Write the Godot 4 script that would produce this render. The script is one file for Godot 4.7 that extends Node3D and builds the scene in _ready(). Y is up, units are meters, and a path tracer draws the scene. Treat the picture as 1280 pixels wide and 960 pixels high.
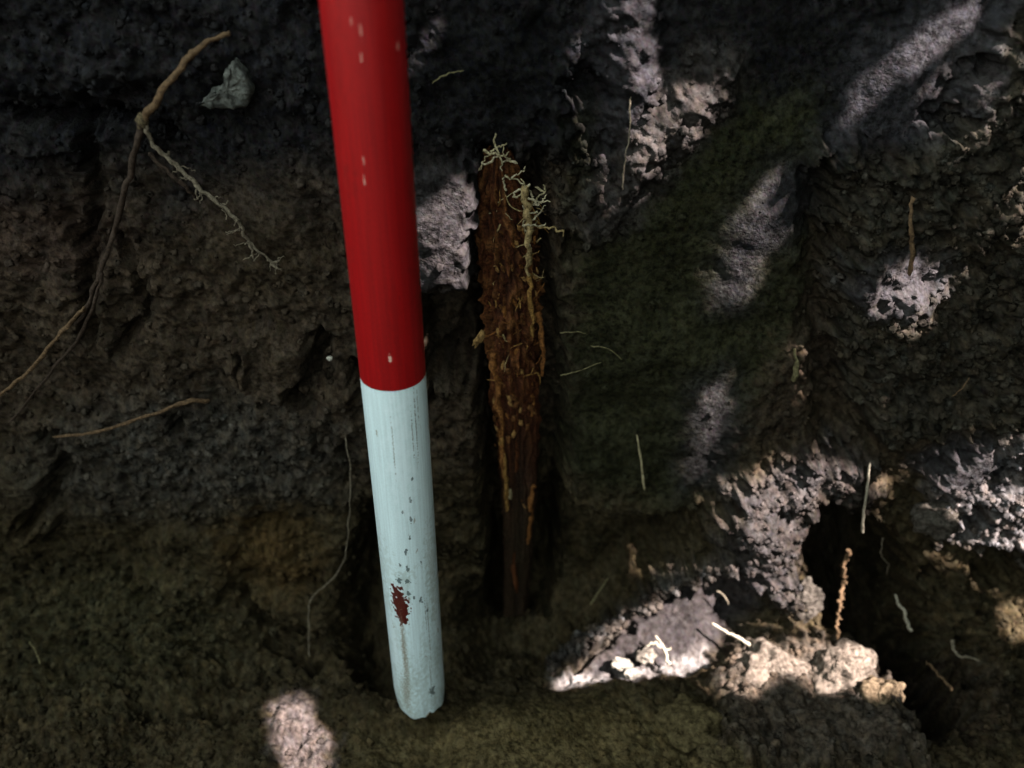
extends Node3D

# ---------------------------------------------------------------- the cut earth: one sheet along a profile
# s runs along the profile: the floor (s < 0), a rounded corner, then up the section wall.
const CORNER := 0.05                 # radius of the corner between floor and wall
const WALL_Z := -0.065
const ARC := 0.0785398
const NX := 800
const NS := 640
var xs := PackedFloat32Array()
var ss := PackedFloat32Array()
var disp := PackedFloat32Array()     # displacement out of the soil, metres
var rough := PackedFloat32Array()    # how crumbly the surface is
var tone := PackedColorArray()       # albedo, linear
var wob_x := PackedFloat32Array()
var wob_s := PackedFloat32Array()
var pos := PackedVector3Array()
var nor := PackedVector3Array()
var rng := RandomNumberGenerator.new()
var names := {}
var M := {}

var sun_dir := Vector3(-0.49, -0.79, -0.365).normalized()

func profile(x: float, s: float) -> Vector3:
	if s < 0.0: return Vector3(x, 0, WALL_Z + CORNER - s)
	if s < ARC:
		var a := s / CORNER
		return Vector3(x, CORNER * (1.0 - cos(a)), WALL_Z + CORNER - CORNER * sin(a))
	return Vector3(x, CORNER + s - ARC, WALL_Z)

func outward(s: float) -> Vector3:
	if s < 0.0: return Vector3(0, 1, 0)
	if s < ARC:
		var a := s / CORNER
		return Vector3(0, cos(a), sin(a))
	return Vector3(0, 0, 1)

func noise(kind: int, freq: float, octaves: int, sd: int) -> FastNoiseLite:
	var n := FastNoiseLite.new()
	n.noise_type = kind; n.frequency = freq; n.seed = sd
	n.fractal_octaves = octaves
	n.fractal_type = FastNoiseLite.FRACTAL_FBM if octaves > 1 else FastNoiseLite.FRACTAL_NONE
	if kind == FastNoiseLite.TYPE_CELLULAR:
		n.cellular_return_type = FastNoiseLite.RETURN_DISTANCE
		n.cellular_distance_function = FastNoiseLite.DISTANCE_EUCLIDEAN
	return n

func span(x0: float, x1: float, s0: float, s1: float) -> Array:
	return [clampi(xs.bsearch(x0), 0, NX - 1), clampi(xs.bsearch(x1), 0, NX - 1), clampi(ss.bsearch(s0), 0, NS - 1), clampi(ss.bsearch(s1), 0, NS - 1)]

# weights of a shape, over the cells it touches: [i0, i1, j0, j1, weights]
func w_blob(x: float, s: float, rx: float, rs: float, hard := 0.2, turn := 0.0, warp := 1.0) -> Array:
	var m: float = maxf(rx, rs) + 0.008
	var b := span(x - m, x + m, s - m, s + m)
	var w := PackedFloat32Array(); w.resize((b[1] - b[0] + 1) * (b[3] - b[2] + 1))
	var c := cos(turn); var sn := sin(turn); var k := 0
	for j in range(b[2], b[3] + 1):
		for i in range(b[0], b[1] + 1):
			var g := j * NX + i
			var px := xs[i] + wob_x[g] * warp - x
			var ps := ss[j] + wob_s[g] * warp - s
			var u := (px * c + ps * sn) / rx
			var v := (ps * c - px * sn) / rs
			w[k] = 1.0 - smoothstep(hard, 1.0, sqrt(u * u + v * v)); k += 1
	return [b[0], b[1], b[2], b[3], w]

func w_line(pts: Array, width: float, hard := 0.2, warp := 1.0) -> Array:
	var lo: Vector2 = pts[0]; var hi: Vector2 = pts[0]
	for p in pts: lo = lo.min(p); hi = hi.max(p)
	var m := width + 0.008
	var b := span(lo.x - m, hi.x + m, lo.y - m, hi.y + m)
	var w := PackedFloat32Array(); w.resize((b[1] - b[0] + 1) * (b[3] - b[2] + 1))
	var k := 0
	for j in range(b[2], b[3] + 1):
		for i in range(b[0], b[1] + 1):
			var g := j * NX + i
			var p := Vector2(xs[i] + wob_x[g] * warp, ss[j] + wob_s[g] * warp)
			var d := 1e9
			for n in pts.size() - 1:
				d = minf(d, p.distance_squared_to(Geometry2D.get_closest_point_to_segment(p, pts[n], pts[n + 1])))
			w[k] = 1.0 - smoothstep(hard, 1.0, sqrt(d) / width); k += 1
	return [b[0], b[1], b[2], b[3], w]

func w_poly(pts: Array, feather: float, warp := 1.0) -> Array:
	var pp := PackedVector2Array(pts)
	var lo: Vector2 = pts[0]; var hi: Vector2 = pts[0]
	for p in pts: lo = lo.min(p); hi = hi.max(p)
	var m := feather + 0.008
	var b := span(lo.x - m, hi.x + m, lo.y - m, hi.y + m)
	var w := PackedFloat32Array(); w.resize((b[1] - b[0] + 1) * (b[3] - b[2] + 1))
	var k := 0
	for j in range(b[2], b[3] + 1):
		for i in range(b[0], b[1] + 1):
			var g := j * NX + i
			var p := Vector2(xs[i] + wob_x[g] * warp, ss[j] + wob_s[g] * warp)
			var d := 1e9
			for n in pp.size():
				d = minf(d, p.distance_squared_to(Geometry2D.get_closest_point_to_segment(p, pp[n], pp[(n + 1) % pp.size()])))
			d = sqrt(d)
			if Geometry2D.is_point_in_polygon(p, pp): d = -d
			w[k] = 1.0 - smoothstep(-feather, feather, d); k += 1
	return [b[0], b[1], b[2], b[3], w]

func push(f: Array, amount: float) -> void:
	var k := 0; var w: PackedFloat32Array = f[4]
	for j in range(f[2], f[3] + 1):
		for i in range(f[0], f[1] + 1):
			disp[j * NX + i] += amount * w[k]; k += 1

func crumble(f: Array, value: float) -> void:
	var k := 0; var w: PackedFloat32Array = f[4]
	for j in range(f[2], f[3] + 1):
		for i in range(f[0], f[1] + 1):
			var g := j * NX + i
			rough[g] = lerpf(rough[g], value, w[k]); k += 1

func tint(f: Array, c: Color, amount := 1.0) -> void:
	var k := 0; var w: PackedFloat32Array = f[4]
	for j in range(f[2], f[3] + 1):
		for i in range(f[0], f[1] + 1):
			var g := j * NX + i
			tone[g] = tone[g].lerp(c, w[k] * amount); k += 1

func cell(p: Vector2) -> int:
	return clampi(ss.bsearch(p.y), 1, NS - 2) * NX + clampi(xs.bsearch(p.x), 1, NX - 2)

func seat(p: Vector2, lift := 0.0) -> Vector3:      # a place on the finished soil
	var g := cell(p)
	return pos[g] + nor[g] * lift

# ---------------------------------------------------------------- names, labels
func numbered(called: String) -> String:
	if not names.has(called):
		names[called] = 0
		return called
	names[called] += 1
	return "%s_%03d" % [called, names[called]]

func tag(o: Node, label: String, category: String, group := "") -> void:
	o.set_meta("label", label); o.set_meta("category", category)
	if group != "": o.set_meta("group", group)

func thing(called: String, label: String, category: String, at: Vector3, group := "") -> Node3D:
	var o := Node3D.new(); o.name = numbered(called); add_child(o); o.position = at
	tag(o, label, category, group)
	return o

func mesh_node(called: String, m: Mesh, mat: Material, parent: Node = null) -> MeshInstance3D:
	var o := MeshInstance3D.new(); o.mesh = m
	o.material_override = mat
	if parent == null:
		o.name = numbered(called); add_child(o, true)
	else:
		o.name = called; parent.add_child(o, true)
	return o

# ---------------------------------------------------------------- mesh helpers
func build_mesh(v: PackedVector3Array, n: PackedVector3Array, idx: PackedInt32Array, c := PackedColorArray(), uv := PackedVector2Array()) -> ArrayMesh:
	var a := []; a.resize(Mesh.ARRAY_MAX)
	a[Mesh.ARRAY_VERTEX] = v; a[Mesh.ARRAY_NORMAL] = n; a[Mesh.ARRAY_INDEX] = idx
	if c.size(): a[Mesh.ARRAY_COLOR] = c
	if uv.size(): a[Mesh.ARRAY_TEX_UV] = uv
	var m := ArrayMesh.new(); m.add_surface_from_arrays(Mesh.PRIMITIVE_TRIANGLES, a)
	return m

# a closed-in-u grid (rings of n points) turned into a mesh with smooth normals
func rings_mesh(rings: Array, colors := PackedColorArray(), uvs := PackedVector2Array(), wrap := true) -> ArrayMesh:
	var n: int = rings[0].size(); var m := rings.size()
	var v := PackedVector3Array(); var nn := PackedVector3Array(); var idx := PackedInt32Array()
	for r in rings: v.append_array(r)
	nn.resize(v.size())
	for j in m:
		for i in n:
			var il := (i - 1 + n) % n if wrap else maxi(i - 1, 0)
			var ir := (i + 1) % n if wrap else mini(i + 1, n - 1)
			var dx := v[j * n + ir] - v[j * n + il]
			var dy := v[mini(j + 1, m - 1) * n + i] - v[maxi(j - 1, 0) * n + i]
			var q := dx.cross(dy)
			nn[j * n + i] = q.normalized() if q.length() > 1e-14 else (v[mini(j + 1, m - 1) * n] - v[maxi(j - 1, 0) * n]).normalized()
	for j in m - 1:
		for i in (n if wrap else n - 1):
			var a := j * n + i; var b := j * n + (i + 1) % n
			idx.append_array([a, a + n, b, b, a + n, b + n])
	return build_mesh(v, nn, idx, colors, uvs)

func curve(pts: Array, per := 6) -> PackedVector3Array:
	var out := PackedVector3Array()
	for i in pts.size() - 1:
		var a: Vector3 = pts[maxi(i - 1, 0)]; var b: Vector3 = pts[i]
		var c: Vector3 = pts[i + 1]; var d: Vector3 = pts[mini(i + 2, pts.size() - 1)]
		for k in per: out.append(b.cubic_interpolate(c, a, d, float(k) / per))
	out.append(pts[-1])
	return out

# a root or straw: tapered, slightly knotted and never quite straight
func tube(pts: Array, r0: float, r1: float, sides := 7, knot := 0.25, wander := 0.0, per := 6, flat := 1.0) -> ArrayMesh:
	var c := curve(pts, per)
	var w := noise(FastNoiseLite.TYPE_SIMPLEX, 120.0, 2, rng.randi() % 9999)
	var rings := []
	var side := Vector3.ZERO
	for i in c.size():
		var t: Vector3 = (c[mini(i + 1, c.size() - 1)] - c[maxi(i - 1, 0)]).normalized()
		if side == Vector3.ZERO: side = t.cross(Vector3(0.3, 0.2, 1)).normalized()
		side = (side - t * side.dot(t)).normalized()
		var up := t.cross(side)
		var f := float(i) / (c.size() - 1)
		var q: Vector3 = c[i] + Vector3(w.get_noise_2d(i * 0.0016, 1.0), w.get_noise_2d(i * 0.0016, 7.0), w.get_noise_2d(i * 0.0016, 13.0)) * wander
		var r := lerpf(r0, r1, f)
		if i == 0 or i == c.size() - 1: r *= 0.25
		var ring := PackedVector3Array()
		for k in sides:
			var a := TAU * k / sides
			var rr := r * (1.0 + knot * w.get_noise_3d(q.x * 0.9 + k * 0.004, q.y * 0.9, q.z * 0.9 + 5.0) * 2.0)
			ring.append(q + side * cos(a) * rr + up * sin(a) * rr * flat)
		rings.append(ring)
	return rings_mesh(rings)

# a lump of soil or a stone: a ball roughened by cells and folds
func lump(rad: Vector3, sd: int, cols := 30, rows := 20, bumpy := 0.3, facets := 0.25, base := Color(0.05, 0.042, 0.034)) -> ArrayMesh:
	var big := noise(FastNoiseLite.TYPE_SIMPLEX, 0.9, 3, sd)
	var cl := noise(FastNoiseLite.TYPE_CELLULAR, 2.2, 1, sd + 5)
	var fine := noise(FastNoiseLite.TYPE_SIMPLEX, 5.0, 3, sd + 9)
	var rings := []; var cols_out := PackedColorArray()
	for j in rows + 1:
		var a := PI * (float(j) / rows) - PI * 0.5
		var ring := PackedVector3Array()
		for i in cols:
			var b := TAU * i / cols
			var d := Vector3(cos(a) * cos(b), sin(a), -cos(a) * sin(b))
			var f := 1.0 + bumpy * big.get_noise_3dv(d) - facets * (cl.get_noise_3dv(d) + 0.5) + 0.16 * bumpy * fine.get_noise_3dv(d * 2.0)
			ring.append(d * rad * f)
			var t := 1.0 + 0.5 * fine.get_noise_3dv(d * 1.7 + Vector3(9, 2, 4))
			cols_out.append(Color(base.r * t, base.g * t, base.b * t))
		rings.append(ring)
	return rings_mesh(rings, cols_out)

# ---------------------------------------------------------------- materials
func speckle_texture(sd: int, low: float) -> NoiseTexture2D:
	var t := NoiseTexture2D.new(); t.width = 1024; t.height = 1024; t.seamless = true
	var n := noise(FastNoiseLite.TYPE_SIMPLEX, 0.02, 6, sd)
	n.fractal_gain = 0.72
	t.noise = n
	var g := Gradient.new()
	g.offsets = PackedFloat32Array([0.2, 0.5, 0.8])
	g.colors = PackedColorArray([Color(low, low * 0.97, low * 0.93), Color(0.80, 0.79, 0.77), Color(1, 1, 0.99)])
	t.color_ramp = g
	return t

func bump_texture(sd: int, freq: float, gain: float, strength: float) -> NoiseTexture2D:
	var t := NoiseTexture2D.new(); t.width = 1024; t.height = 1024; t.seamless = true
	var n := noise(FastNoiseLite.TYPE_SIMPLEX, freq, 6, sd); n.fractal_gain = gain
	t.noise = n; t.as_normal_map = true; t.bump_strength = strength
	return t

func tri(m: StandardMaterial3D, tile: float) -> StandardMaterial3D:
	m.uv1_triplanar = true; m.uv1_world_triplanar = true
	m.uv1_scale = Vector3.ONE / tile
	return m

func plain(c: Color, r: float, spec := 0.3) -> StandardMaterial3D:
	var m := StandardMaterial3D.new()
	m.albedo_color = c.linear_to_srgb(); m.roughness = r; m.metallic_specular = spec
	return m

func materials() -> void:
	var sp := speckle_texture(11, 0.42)
	var nm := bump_texture(23, 0.03, 0.68, 14.0)
	var soil := StandardMaterial3D.new()
	soil.vertex_color_use_as_albedo = true
	soil.albedo_texture = sp
	soil.normal_enabled = true; soil.normal_texture = nm; soil.normal_scale = 0.55
	soil.roughness = 0.95; soil.metallic_specular = 0.15
	M.soil = tri(soil, 0.11)
	for e in [["stake_fibre", Color(0.50, 0.44, 0.31)], ["root_tan", Color(0.135, 0.085, 0.048)], ["root_dark", Color(0.05, 0.034, 0.026)], ["root_pale", Color(0.20, 0.17, 0.13)], ["straw", Color(0.44, 0.38, 0.24)],
			["straw_white", Color(0.40, 0.36, 0.29)], ["dull_straw", Color(0.17, 0.15, 0.08)], ["fibre", Color(0.38, 0.28, 0.14)], ["fibre_gold", Color(0.30, 0.165, 0.050)],
			["flake", Color(0.24, 0.10, 0.03)], ["rust", Color(0.105, 0.034, 0.011)], ["bark", Color(0.06, 0.045, 0.03)], ["leaf", Color(0.045, 0.085, 0.02)]]:
		var m := plain(e[1], 0.8, 0.25)
		m.albedo_texture = sp
		M[e[0]] = tri(m, 0.05)
	var wood := StandardMaterial3D.new()
	wood.vertex_color_use_as_albedo = true; wood.albedo_texture = sp
	wood.normal_enabled = true; wood.normal_texture = nm; wood.normal_scale = 0.9
	wood.roughness = 0.85; wood.metallic_specular = 0.25
	M.rotten = tri(wood, 0.05)

# ---------------------------------------------------------------- the soil
func make_soil() -> void:
	xs.resize(NX); ss.resize(NS)
	var fine_x := 640
	for i in NX:
		var k := i - NX / 2.0 + 0.5
		var h := fine_x / 2.0
		xs[i] = k * 0.00097 if absf(k) < h else signf(k) * (h * 0.00097 + 0.00097 * (absf(k) - h) + 0.00005 * pow(absf(k) - h, 2))
	var sf := -0.075
	for j in NS:
		var k := j - 120
		if k < 0: ss[j] = sf - 0.00094 * (-k) - 0.000046 * k * k
		elif k <= 515: ss[j] = sf + 0.00094 * k
		else: ss[j] = sf + 0.00094 * 515 + 0.03 * (k - 515)
	var total := NX * NS
	disp.resize(total); rough.resize(total); wob_x.resize(total); wob_s.resize(total); tone.resize(total); pos.resize(total); nor.resize(total)
	var n1 := noise(FastNoiseLite.TYPE_SIMPLEX, 90.0, 3, 1)
	var n2 := noise(FastNoiseLite.TYPE_SIMPLEX, 90.0, 3, 2)
	var patch := noise(FastNoiseLite.TYPE_SIMPLEX, 22.0, 3, 3)
	var olive := Color(0.046, 0.036, 0.020)
	var brown := Color(0.052, 0.039, 0.027)
	var humus := Color(0.016, 0.0155, 0.0165)
	var grey := Color(0.056, 0.050, 0.041)
	for j in NS:
		for i in NX:
			var g := j * NX + i
			var p := profile(xs[i], ss[j])
			wob_x[g] = n1.get_noise_3dv(p) * 0.0050
			wob_s[g] = n2.get_noise_3dv(p) * 0.0045
			rough[g] = 0.55
			var k := patch.get_noise_3dv(p) * 0.5
			var h := ss[j] + k * 0.05
			var c := olive.lerp(brown, smoothstep(0.10, 0.20, h))
			c = c.lerp(humus, smoothstep(0.27, 0.335, h))
			tone[g] = c
	# --- strata and zones of colour and roughness
	var grey_band := w_blob(-0.1577, 0.1567, 0.1065, 0.0601, 0.3, 0.0, 3.0)
	tint(grey_band, grey, 0.9); crumble(grey_band, 0.9)
	tint(w_blob(-0.2245, 0.1457, 0.0648, 0.0504, 0.3), grey, 0.6)
	tint(w_blob(-0.2106, 0.2818, 0.0581, 0.0356, 0.2, 0.0, 2.0), Color(0.052, 0.036, 0.028), 0.8)
	tint(w_blob(-0.1386, 0.0860, 0.0416, 0.0509, 0.2, 0.0, 2.0), Color(0.075, 0.048, 0.020), 0.8)
	tint(w_blob(-0.1144, 0.2698, 0.0443, 0.0286, 0.2, 0.0, 2.0), Color(0.045, 0.034, 0.022), 0.7)
	tint(w_blob(-0.2356, 0.0337, 0.1131, 0.0675, 0.3, 0.0, 2.0), Color(0.046, 0.041, 0.022), 0.8)
	tint(w_blob(0.0254, -0.0399, 0.1525, 0.0377, 0.3, 0.0, 2.0), Color(0.098, 0.076, 0.036), 0.95)
	crumble(w_blob(0.0000, -0.0303, 0.0818, 0.0339, 0.4), 0.18)
	crumble(w_blob(-0.2503, 0.0153, 0.1530, 0.0857, 0.5), 1.0)
	crumble(w_blob(-0.1520, 0.3464, 0.0859, 0.0493, 0.5), 0.75)
	crumble(w_blob(-0.1166, 0.3010, 0.0389, 0.0413, 0.3), 0.25)
	# the trowelled, smooth part right of the stake
	var smooth_part := w_poly([Vector2(0.0268, 0.3365), Vector2(0.1255, 0.3464), Vector2(0.1424, 0.2488), Vector2(0.1197, 0.1831), Vector2(0.1130, 0.1401), Vector2(0.0893, 0.1168), Vector2(0.0261, 0.1401), Vector2(0.0277, 0.2698)], 0.012, 2.0)
	crumble(smooth_part, 0.14); push(smooth_part, -0.003)
	tint(smooth_part, Color(0.030, 0.031, 0.017), 0.9)
	tint(w_poly([Vector2(0.0960, 0.2400), Vector2(0.0944, 0.2818), Vector2(0.1116, 0.3210), Vector2(0.1339, 0.3210), Vector2(0.1379, 0.2915), Vector2(0.1181, 0.2698), Vector2(0.1114, 0.2400)], 0.012), Color(0.027, 0.026, 0.029), 0.9)  # lilac of the sun streak painted into the soil
	tint(w_poly([Vector2(0.0903, 0.1286), Vector2(0.0886, 0.2030), Vector2(0.1091, 0.2149), Vector2(0.1205, 0.1779), Vector2(0.1159, 0.1344)], 0.012), Color(0.028, 0.027, 0.028), 0.9)  # lower sun streak, its lilac painted in likewise
	crumble(w_poly([Vector2(0.0933, 0.2311), Vector2(0.0908, 0.2818), Vector2(0.1110, 0.3245), Vector2(0.1281, 0.3245), Vector2(0.1325, 0.2915), Vector2(0.1188, 0.2657), Vector2(0.1127, 0.2311)], 0.008), 0.04)
	crumble(w_blob(0.1045, 0.1727, 0.0209, 0.0473, 0.5), 0.04)
	crumble(w_blob(0.0967, 0.3624, 0.0484, 0.0312, 0.4), 0.08)
	crumble(w_blob(-0.0130, 0.3561, 0.0358, 0.0286, 0.4), 0.2)
	tint(w_blob(0.0000, 0.3593, 0.0518, 0.0315, 0.4, 0.0, 2.0), Color(0.014, 0.014, 0.015), 0.8)
	# bank of broken soil standing out on the right
	var bank := w_poly([Vector2(0.1316, 0.3249), Vector2(0.1640, 0.3214), Vector2(0.1822, 0.3399), Vector2(0.1877, 0.3651), Vector2(0.1959, 0.3966), Vector2(0.2294, 0.4020), Vector2(0.3533, 0.1707), Vector2(0.2197, 0.1785), Vector2(0.1890, 0.1707), Vector2(0.1632, 0.2151), Vector2(0.1461, 0.2752)], 0.005, 2.0)
	push(bank, 0.011); crumble(bank, 1.05)
	tint(bank, Color(0.040, 0.036, 0.027), 0.8)
	push(w_blob(0.1620, 0.2869, 0.0211, 0.0423, 0.2), 0.006)
	push(w_blob(0.2112, 0.2506, 0.0296, 0.0382, 0.3), -0.008)
	push(w_blob(0.2176, 0.2008, 0.0356, 0.0290, 0.3), -0.007)
	push(w_blob(0.1853, 0.2506, 0.0222, 0.0170, 0.3), 0.008)
	push(w_line([Vector2(0.1336, 0.3232), Vector2(0.1611, 0.3197), Vector2(0.1817, 0.3055)], 0.010), 0.006)
	push(w_poly([Vector2(0.1287, 0.3120), Vector2(0.1416, 0.3084), Vector2(0.1640, 0.2311), Vector2(0.1927, 0.1621), Vector2(0.1667, 0.1540), Vector2(0.1430, 0.2311)], 0.008), -0.018)
	# upper right ledges
	crumble(w_poly([Vector2(0.1362, 0.3262), Vector2(0.1354, 0.3624), Vector2(0.1706, 0.3863), Vector2(0.1849, 0.4004), Vector2(0.2007, 0.3892), Vector2(0.1823, 0.3561), Vector2(0.1762, 0.3297)], 0.006), 0.08)
	tint(w_poly([Vector2(0.1362, 0.3262), Vector2(0.1354, 0.3624), Vector2(0.1706, 0.3863), Vector2(0.1849, 0.4004), Vector2(0.2007, 0.3892), Vector2(0.1823, 0.3561), Vector2(0.1762, 0.3297)], 0.006), Color(0.038, 0.037, 0.041), 0.9)  # sun streak on the ledges painted in as lilac
	crumble(w_blob(0.1956, 0.3497, 0.0230, 0.0227, 0.4), 1.2)
	push(w_blob(0.1811, 0.3365, 0.0134, 0.0088, 0.3), -0.014)
	push(w_blob(0.1863, 0.3593, 0.0084, 0.0057, 0.3), -0.008)
	# broken ground on the bank, sunlight painted in as a paler lilac tint
	tint(w_blob(0.1775, 0.2657, 0.0344, 0.0244, 0.4, 0.0, 2.0), Color(0.052, 0.049, 0.052), 0.9)
	crumble(w_blob(0.1775, 0.2657, 0.0344, 0.0244, 0.5), 0.45)
	tint(w_blob(0.1850, 0.3528, 0.0191, 0.0236, 0.4, 0.0, 2.0), Color(0.050, 0.047, 0.048), 0.9)
	crumble(w_blob(0.1850, 0.3528, 0.0191, 0.0236, 0.5), 0.5)
	# rough rib right of the stake top
	push(w_line([Vector2(0.0463, 0.3892), Vector2(0.0472, 0.3561), Vector2(0.0514, 0.3227), Vector2(0.0359, 0.2896)], 0.016), 0.009)
	crumble(w_line([Vector2(0.0463, 0.3892), Vector2(0.0472, 0.3561), Vector2(0.0514, 0.3227), Vector2(0.0359, 0.2896)], 0.026, 0.5), 0.45)
	push(w_line([Vector2(0.0818, 0.3529), Vector2(0.0704, 0.3365), Vector2(0.0585, 0.3192)], 0.015), 0.010)
	crumble(w_line([Vector2(0.0818, 0.3529), Vector2(0.0704, 0.3365), Vector2(0.0585, 0.3192)], 0.022, 0.5), 0.6)
	push(w_blob(0.0296, 0.3497, 0.0132, 0.0097, 0.3), -0.010)
	push(w_blob(0.0139, 0.3120, 0.0118, 0.0159, 0.4), -0.016)
	push(w_blob(0.0284, 0.2798, 0.0073, 0.0111, 0.3), -0.012)
	push(w_line([Vector2(0.0167, 0.3398), Vector2(0.0206, 0.3192), Vector2(0.0318, 0.3010), Vector2(0.0345, 0.2818)], 0.009), 0.006)
	crumble(w_blob(0.0211, 0.3047, 0.0211, 0.0408, 0.4), 1.1)
	# smooth shelf left of the stake, with its broken lower edge and the hollow beneath
	var shelf := w_poly([Vector2(-0.0682, 0.3133), Vector2(-0.0169, 0.3203), Vector2(-0.0128, 0.2855), Vector2(-0.0177, 0.2582), Vector2(-0.0444, 0.2565), Vector2(-0.0735, 0.2615)], 0.005, 1.0)
	push(shelf, 0.009); crumble(shelf, 0.22); tint(shelf, Color(0.040, 0.037, 0.038), 0.95)
	var hollow := w_poly([Vector2(-0.0455, 0.2496), Vector2(-0.0151, 0.2522), Vector2(-0.0113, 0.2030), Vector2(-0.0322, 0.2030), Vector2(-0.0463, 0.2030)], 0.006)
	push(hollow, -0.036)
	push(w_line([Vector2(-0.0499, 0.1779), Vector2(-0.0320, 0.2078), Vector2(-0.0155, 0.2311)], 0.005), -0.010)
	push(w_blob(-0.0233, 0.1621, 0.0152, 0.0323, 0.2), 0.004)
	# the slot round the stake
	push(w_poly([Vector2(-0.0123, 0.3227), Vector2(0.0087, 0.3138), Vector2(0.0203, 0.2698), Vector2(0.0262, 0.2030), Vector2(0.0268, 0.1168), Vector2(0.0236, 0.0428), Vector2(-0.0142, 0.0428), Vector2(-0.0150, 0.1286), Vector2(-0.0172, 0.2265), Vector2(-0.0182, 0.2818)], 0.005), -0.028)
	push(w_line([Vector2(-0.0127, 0.2173), Vector2(-0.0119, 0.1621), Vector2(-0.0114, 0.0475)], 0.007), -0.016)
	push(w_line([Vector2(0.0288, 0.1621), Vector2(0.0268, 0.1168), Vector2(0.0236, 0.0571)], 0.009), -0.014)
	# undercut at the foot of the section, right of the stake
	push(w_poly([Vector2(-0.0284, 0.0428), Vector2(0.0268, 0.1168), Vector2(0.0543, 0.1048), Vector2(0.1033, 0.1108), Vector2(0.0930, 0.0796), Vector2(0.0376, 0.0291), Vector2(0.0232, 0.0153), Vector2(-0.0185, 0.0153)], 0.012), -0.030)
	# hollow behind the foot of the pole
	push(w_poly([Vector2(-0.0759, 0.1168), Vector2(-0.0625, 0.1168), Vector2(-0.0635, 0.0003), Vector2(-0.0846, 0.0055), Vector2(-0.0999, 0.0337), Vector2(-0.0936, 0.0733)], 0.009), -0.042)
	# the sloping cut that the sun strikes, its crumbled rim, and the slab of floor in front
	var cut := w_poly([Vector2(0.0252, 0.0055), Vector2(0.0564, 0.0291), Vector2(0.0897, 0.0596), Vector2(0.1201, 0.0860), Vector2(0.1478, 0.0860), Vector2(0.1444, 0.0475), Vector2(0.1168, 0.0223), Vector2(0.0732, 0.0055)], 0.008, 0.5)
	crumble(cut, 0.12); tint(cut, Color(0.042, 0.037, 0.036), 1.0)
	push(w_poly([Vector2(0.0227, 0.0014), Vector2(0.0684, 0.0035), Vector2(0.1164, 0.0190), Vector2(0.1363, 0.0291), Vector2(0.1209, 0.0796), Vector2(0.0898, 0.0571), Vector2(0.0467, 0.0223)], 0.006, 0.4), -0.005)
	var rim := w_line([Vector2(0.0232, 0.0176), Vector2(0.0566, 0.0359), Vector2(0.0850, 0.0596), Vector2(0.1027, 0.0764), Vector2(0.1222, 0.0873)], 0.0062, 0.35, 1.3)
	push(rim, 0.014); crumble(rim, 1.5); tint(rim, Color(0.060, 0.052, 0.045), 1.0)
	push(w_blob(0.1693, 0.0676, 0.0564, 0.0491, 0.0, 0.0, 0.5), 0.010)
	push(w_line([Vector2(0.0371, 0.0153), Vector2(0.0612, 0.0314), Vector2(0.0828, 0.0465), Vector2(0.0969, 0.0581), Vector2(0.1122, 0.0745)], 0.0042, 0.3, 0.8), -0.010)
	push(w_blob(0.0590, 0.0105, 0.0032, 0.0034, 0.5, 0.0, 0.2), -0.012)
	push(w_line([Vector2(0.0672, 0.0209), Vector2(0.0743, 0.0172), Vector2(0.0841, 0.0124)], 0.0022), -0.006)
	push(w_line([Vector2(0.0311, 0.0055), Vector2(0.0351, 0.0115)], 0.0018), -0.004)
	tint(w_line([Vector2(0.0274, 0.0055), Vector2(0.0551, 0.0080), Vector2(0.0878, 0.0124), Vector2(0.1118, 0.0200)], 0.0075, 0.2), Color(0.19, 0.175, 0.165), 1.0)  # sunlit lower edge brightened by a paler strip painted in
	var slab := w_poly([Vector2(-0.0349, -0.0230), Vector2(-0.0135, -0.0050), Vector2(0.0226, -0.0029), Vector2(0.0725, -0.0008), Vector2(0.1205, 0.0153), Vector2(0.1326, 0.0055), Vector2(0.1291, -0.0667), Vector2(-0.0323, -0.0667)], 0.0030, 0.35)
	push(slab, 0.007)
	# mound of lumps, lower right, and the burrow beside it
	var mound := w_poly([Vector2(0.1131, 0.1048), Vector2(0.1217, 0.1401), Vector2(0.1524, 0.1621), Vector2(0.1875, 0.1567), Vector2(0.1981, 0.1286), Vector2(0.1719, 0.1048), Vector2(0.1609, 0.0475), Vector2(0.1411, 0.0676)], 0.010, 2.0)
	push(mound, 0.012); crumble(mound, 0.8); tint(mound, Color(0.048, 0.043, 0.042), 0.9)
	push(w_blob(0.1294, 0.1168, 0.0179, 0.0203, 0.3), 0.008)
	push(w_blob(0.1700, 0.0382, 0.0236, 0.0285, 0.3), 0.005)
	var heap := w_poly([Vector2(0.1143, 0.0055), Vector2(0.1316, 0.0291), Vector2(0.1696, 0.0337), Vector2(0.2060, 0.0246), Vector2(0.2206, -0.0102), Vector2(0.2167, -0.0491), Vector2(0.1083, -0.0491)], 0.010, 2.0)
	push(heap, 0.012); crumble(heap, 0.8); tint(heap, Color(0.072, 0.058, 0.045), 0.9)
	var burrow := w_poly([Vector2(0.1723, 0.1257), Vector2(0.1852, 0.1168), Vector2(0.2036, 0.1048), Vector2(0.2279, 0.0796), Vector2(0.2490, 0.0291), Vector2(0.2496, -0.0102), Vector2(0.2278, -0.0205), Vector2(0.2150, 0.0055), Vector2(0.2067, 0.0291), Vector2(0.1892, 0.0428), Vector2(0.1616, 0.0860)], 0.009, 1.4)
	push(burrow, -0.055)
	push(w_poly([Vector2(0.2078, 0.0860), Vector2(0.2325, 0.0796), Vector2(0.2592, 0.0337), Vector2(0.2541, -0.0154), Vector2(0.2178, -0.0351), Vector2(0.2178, 0.0003), Vector2(0.2144, 0.0337)], 0.012, 2.5), -0.022)
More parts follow.
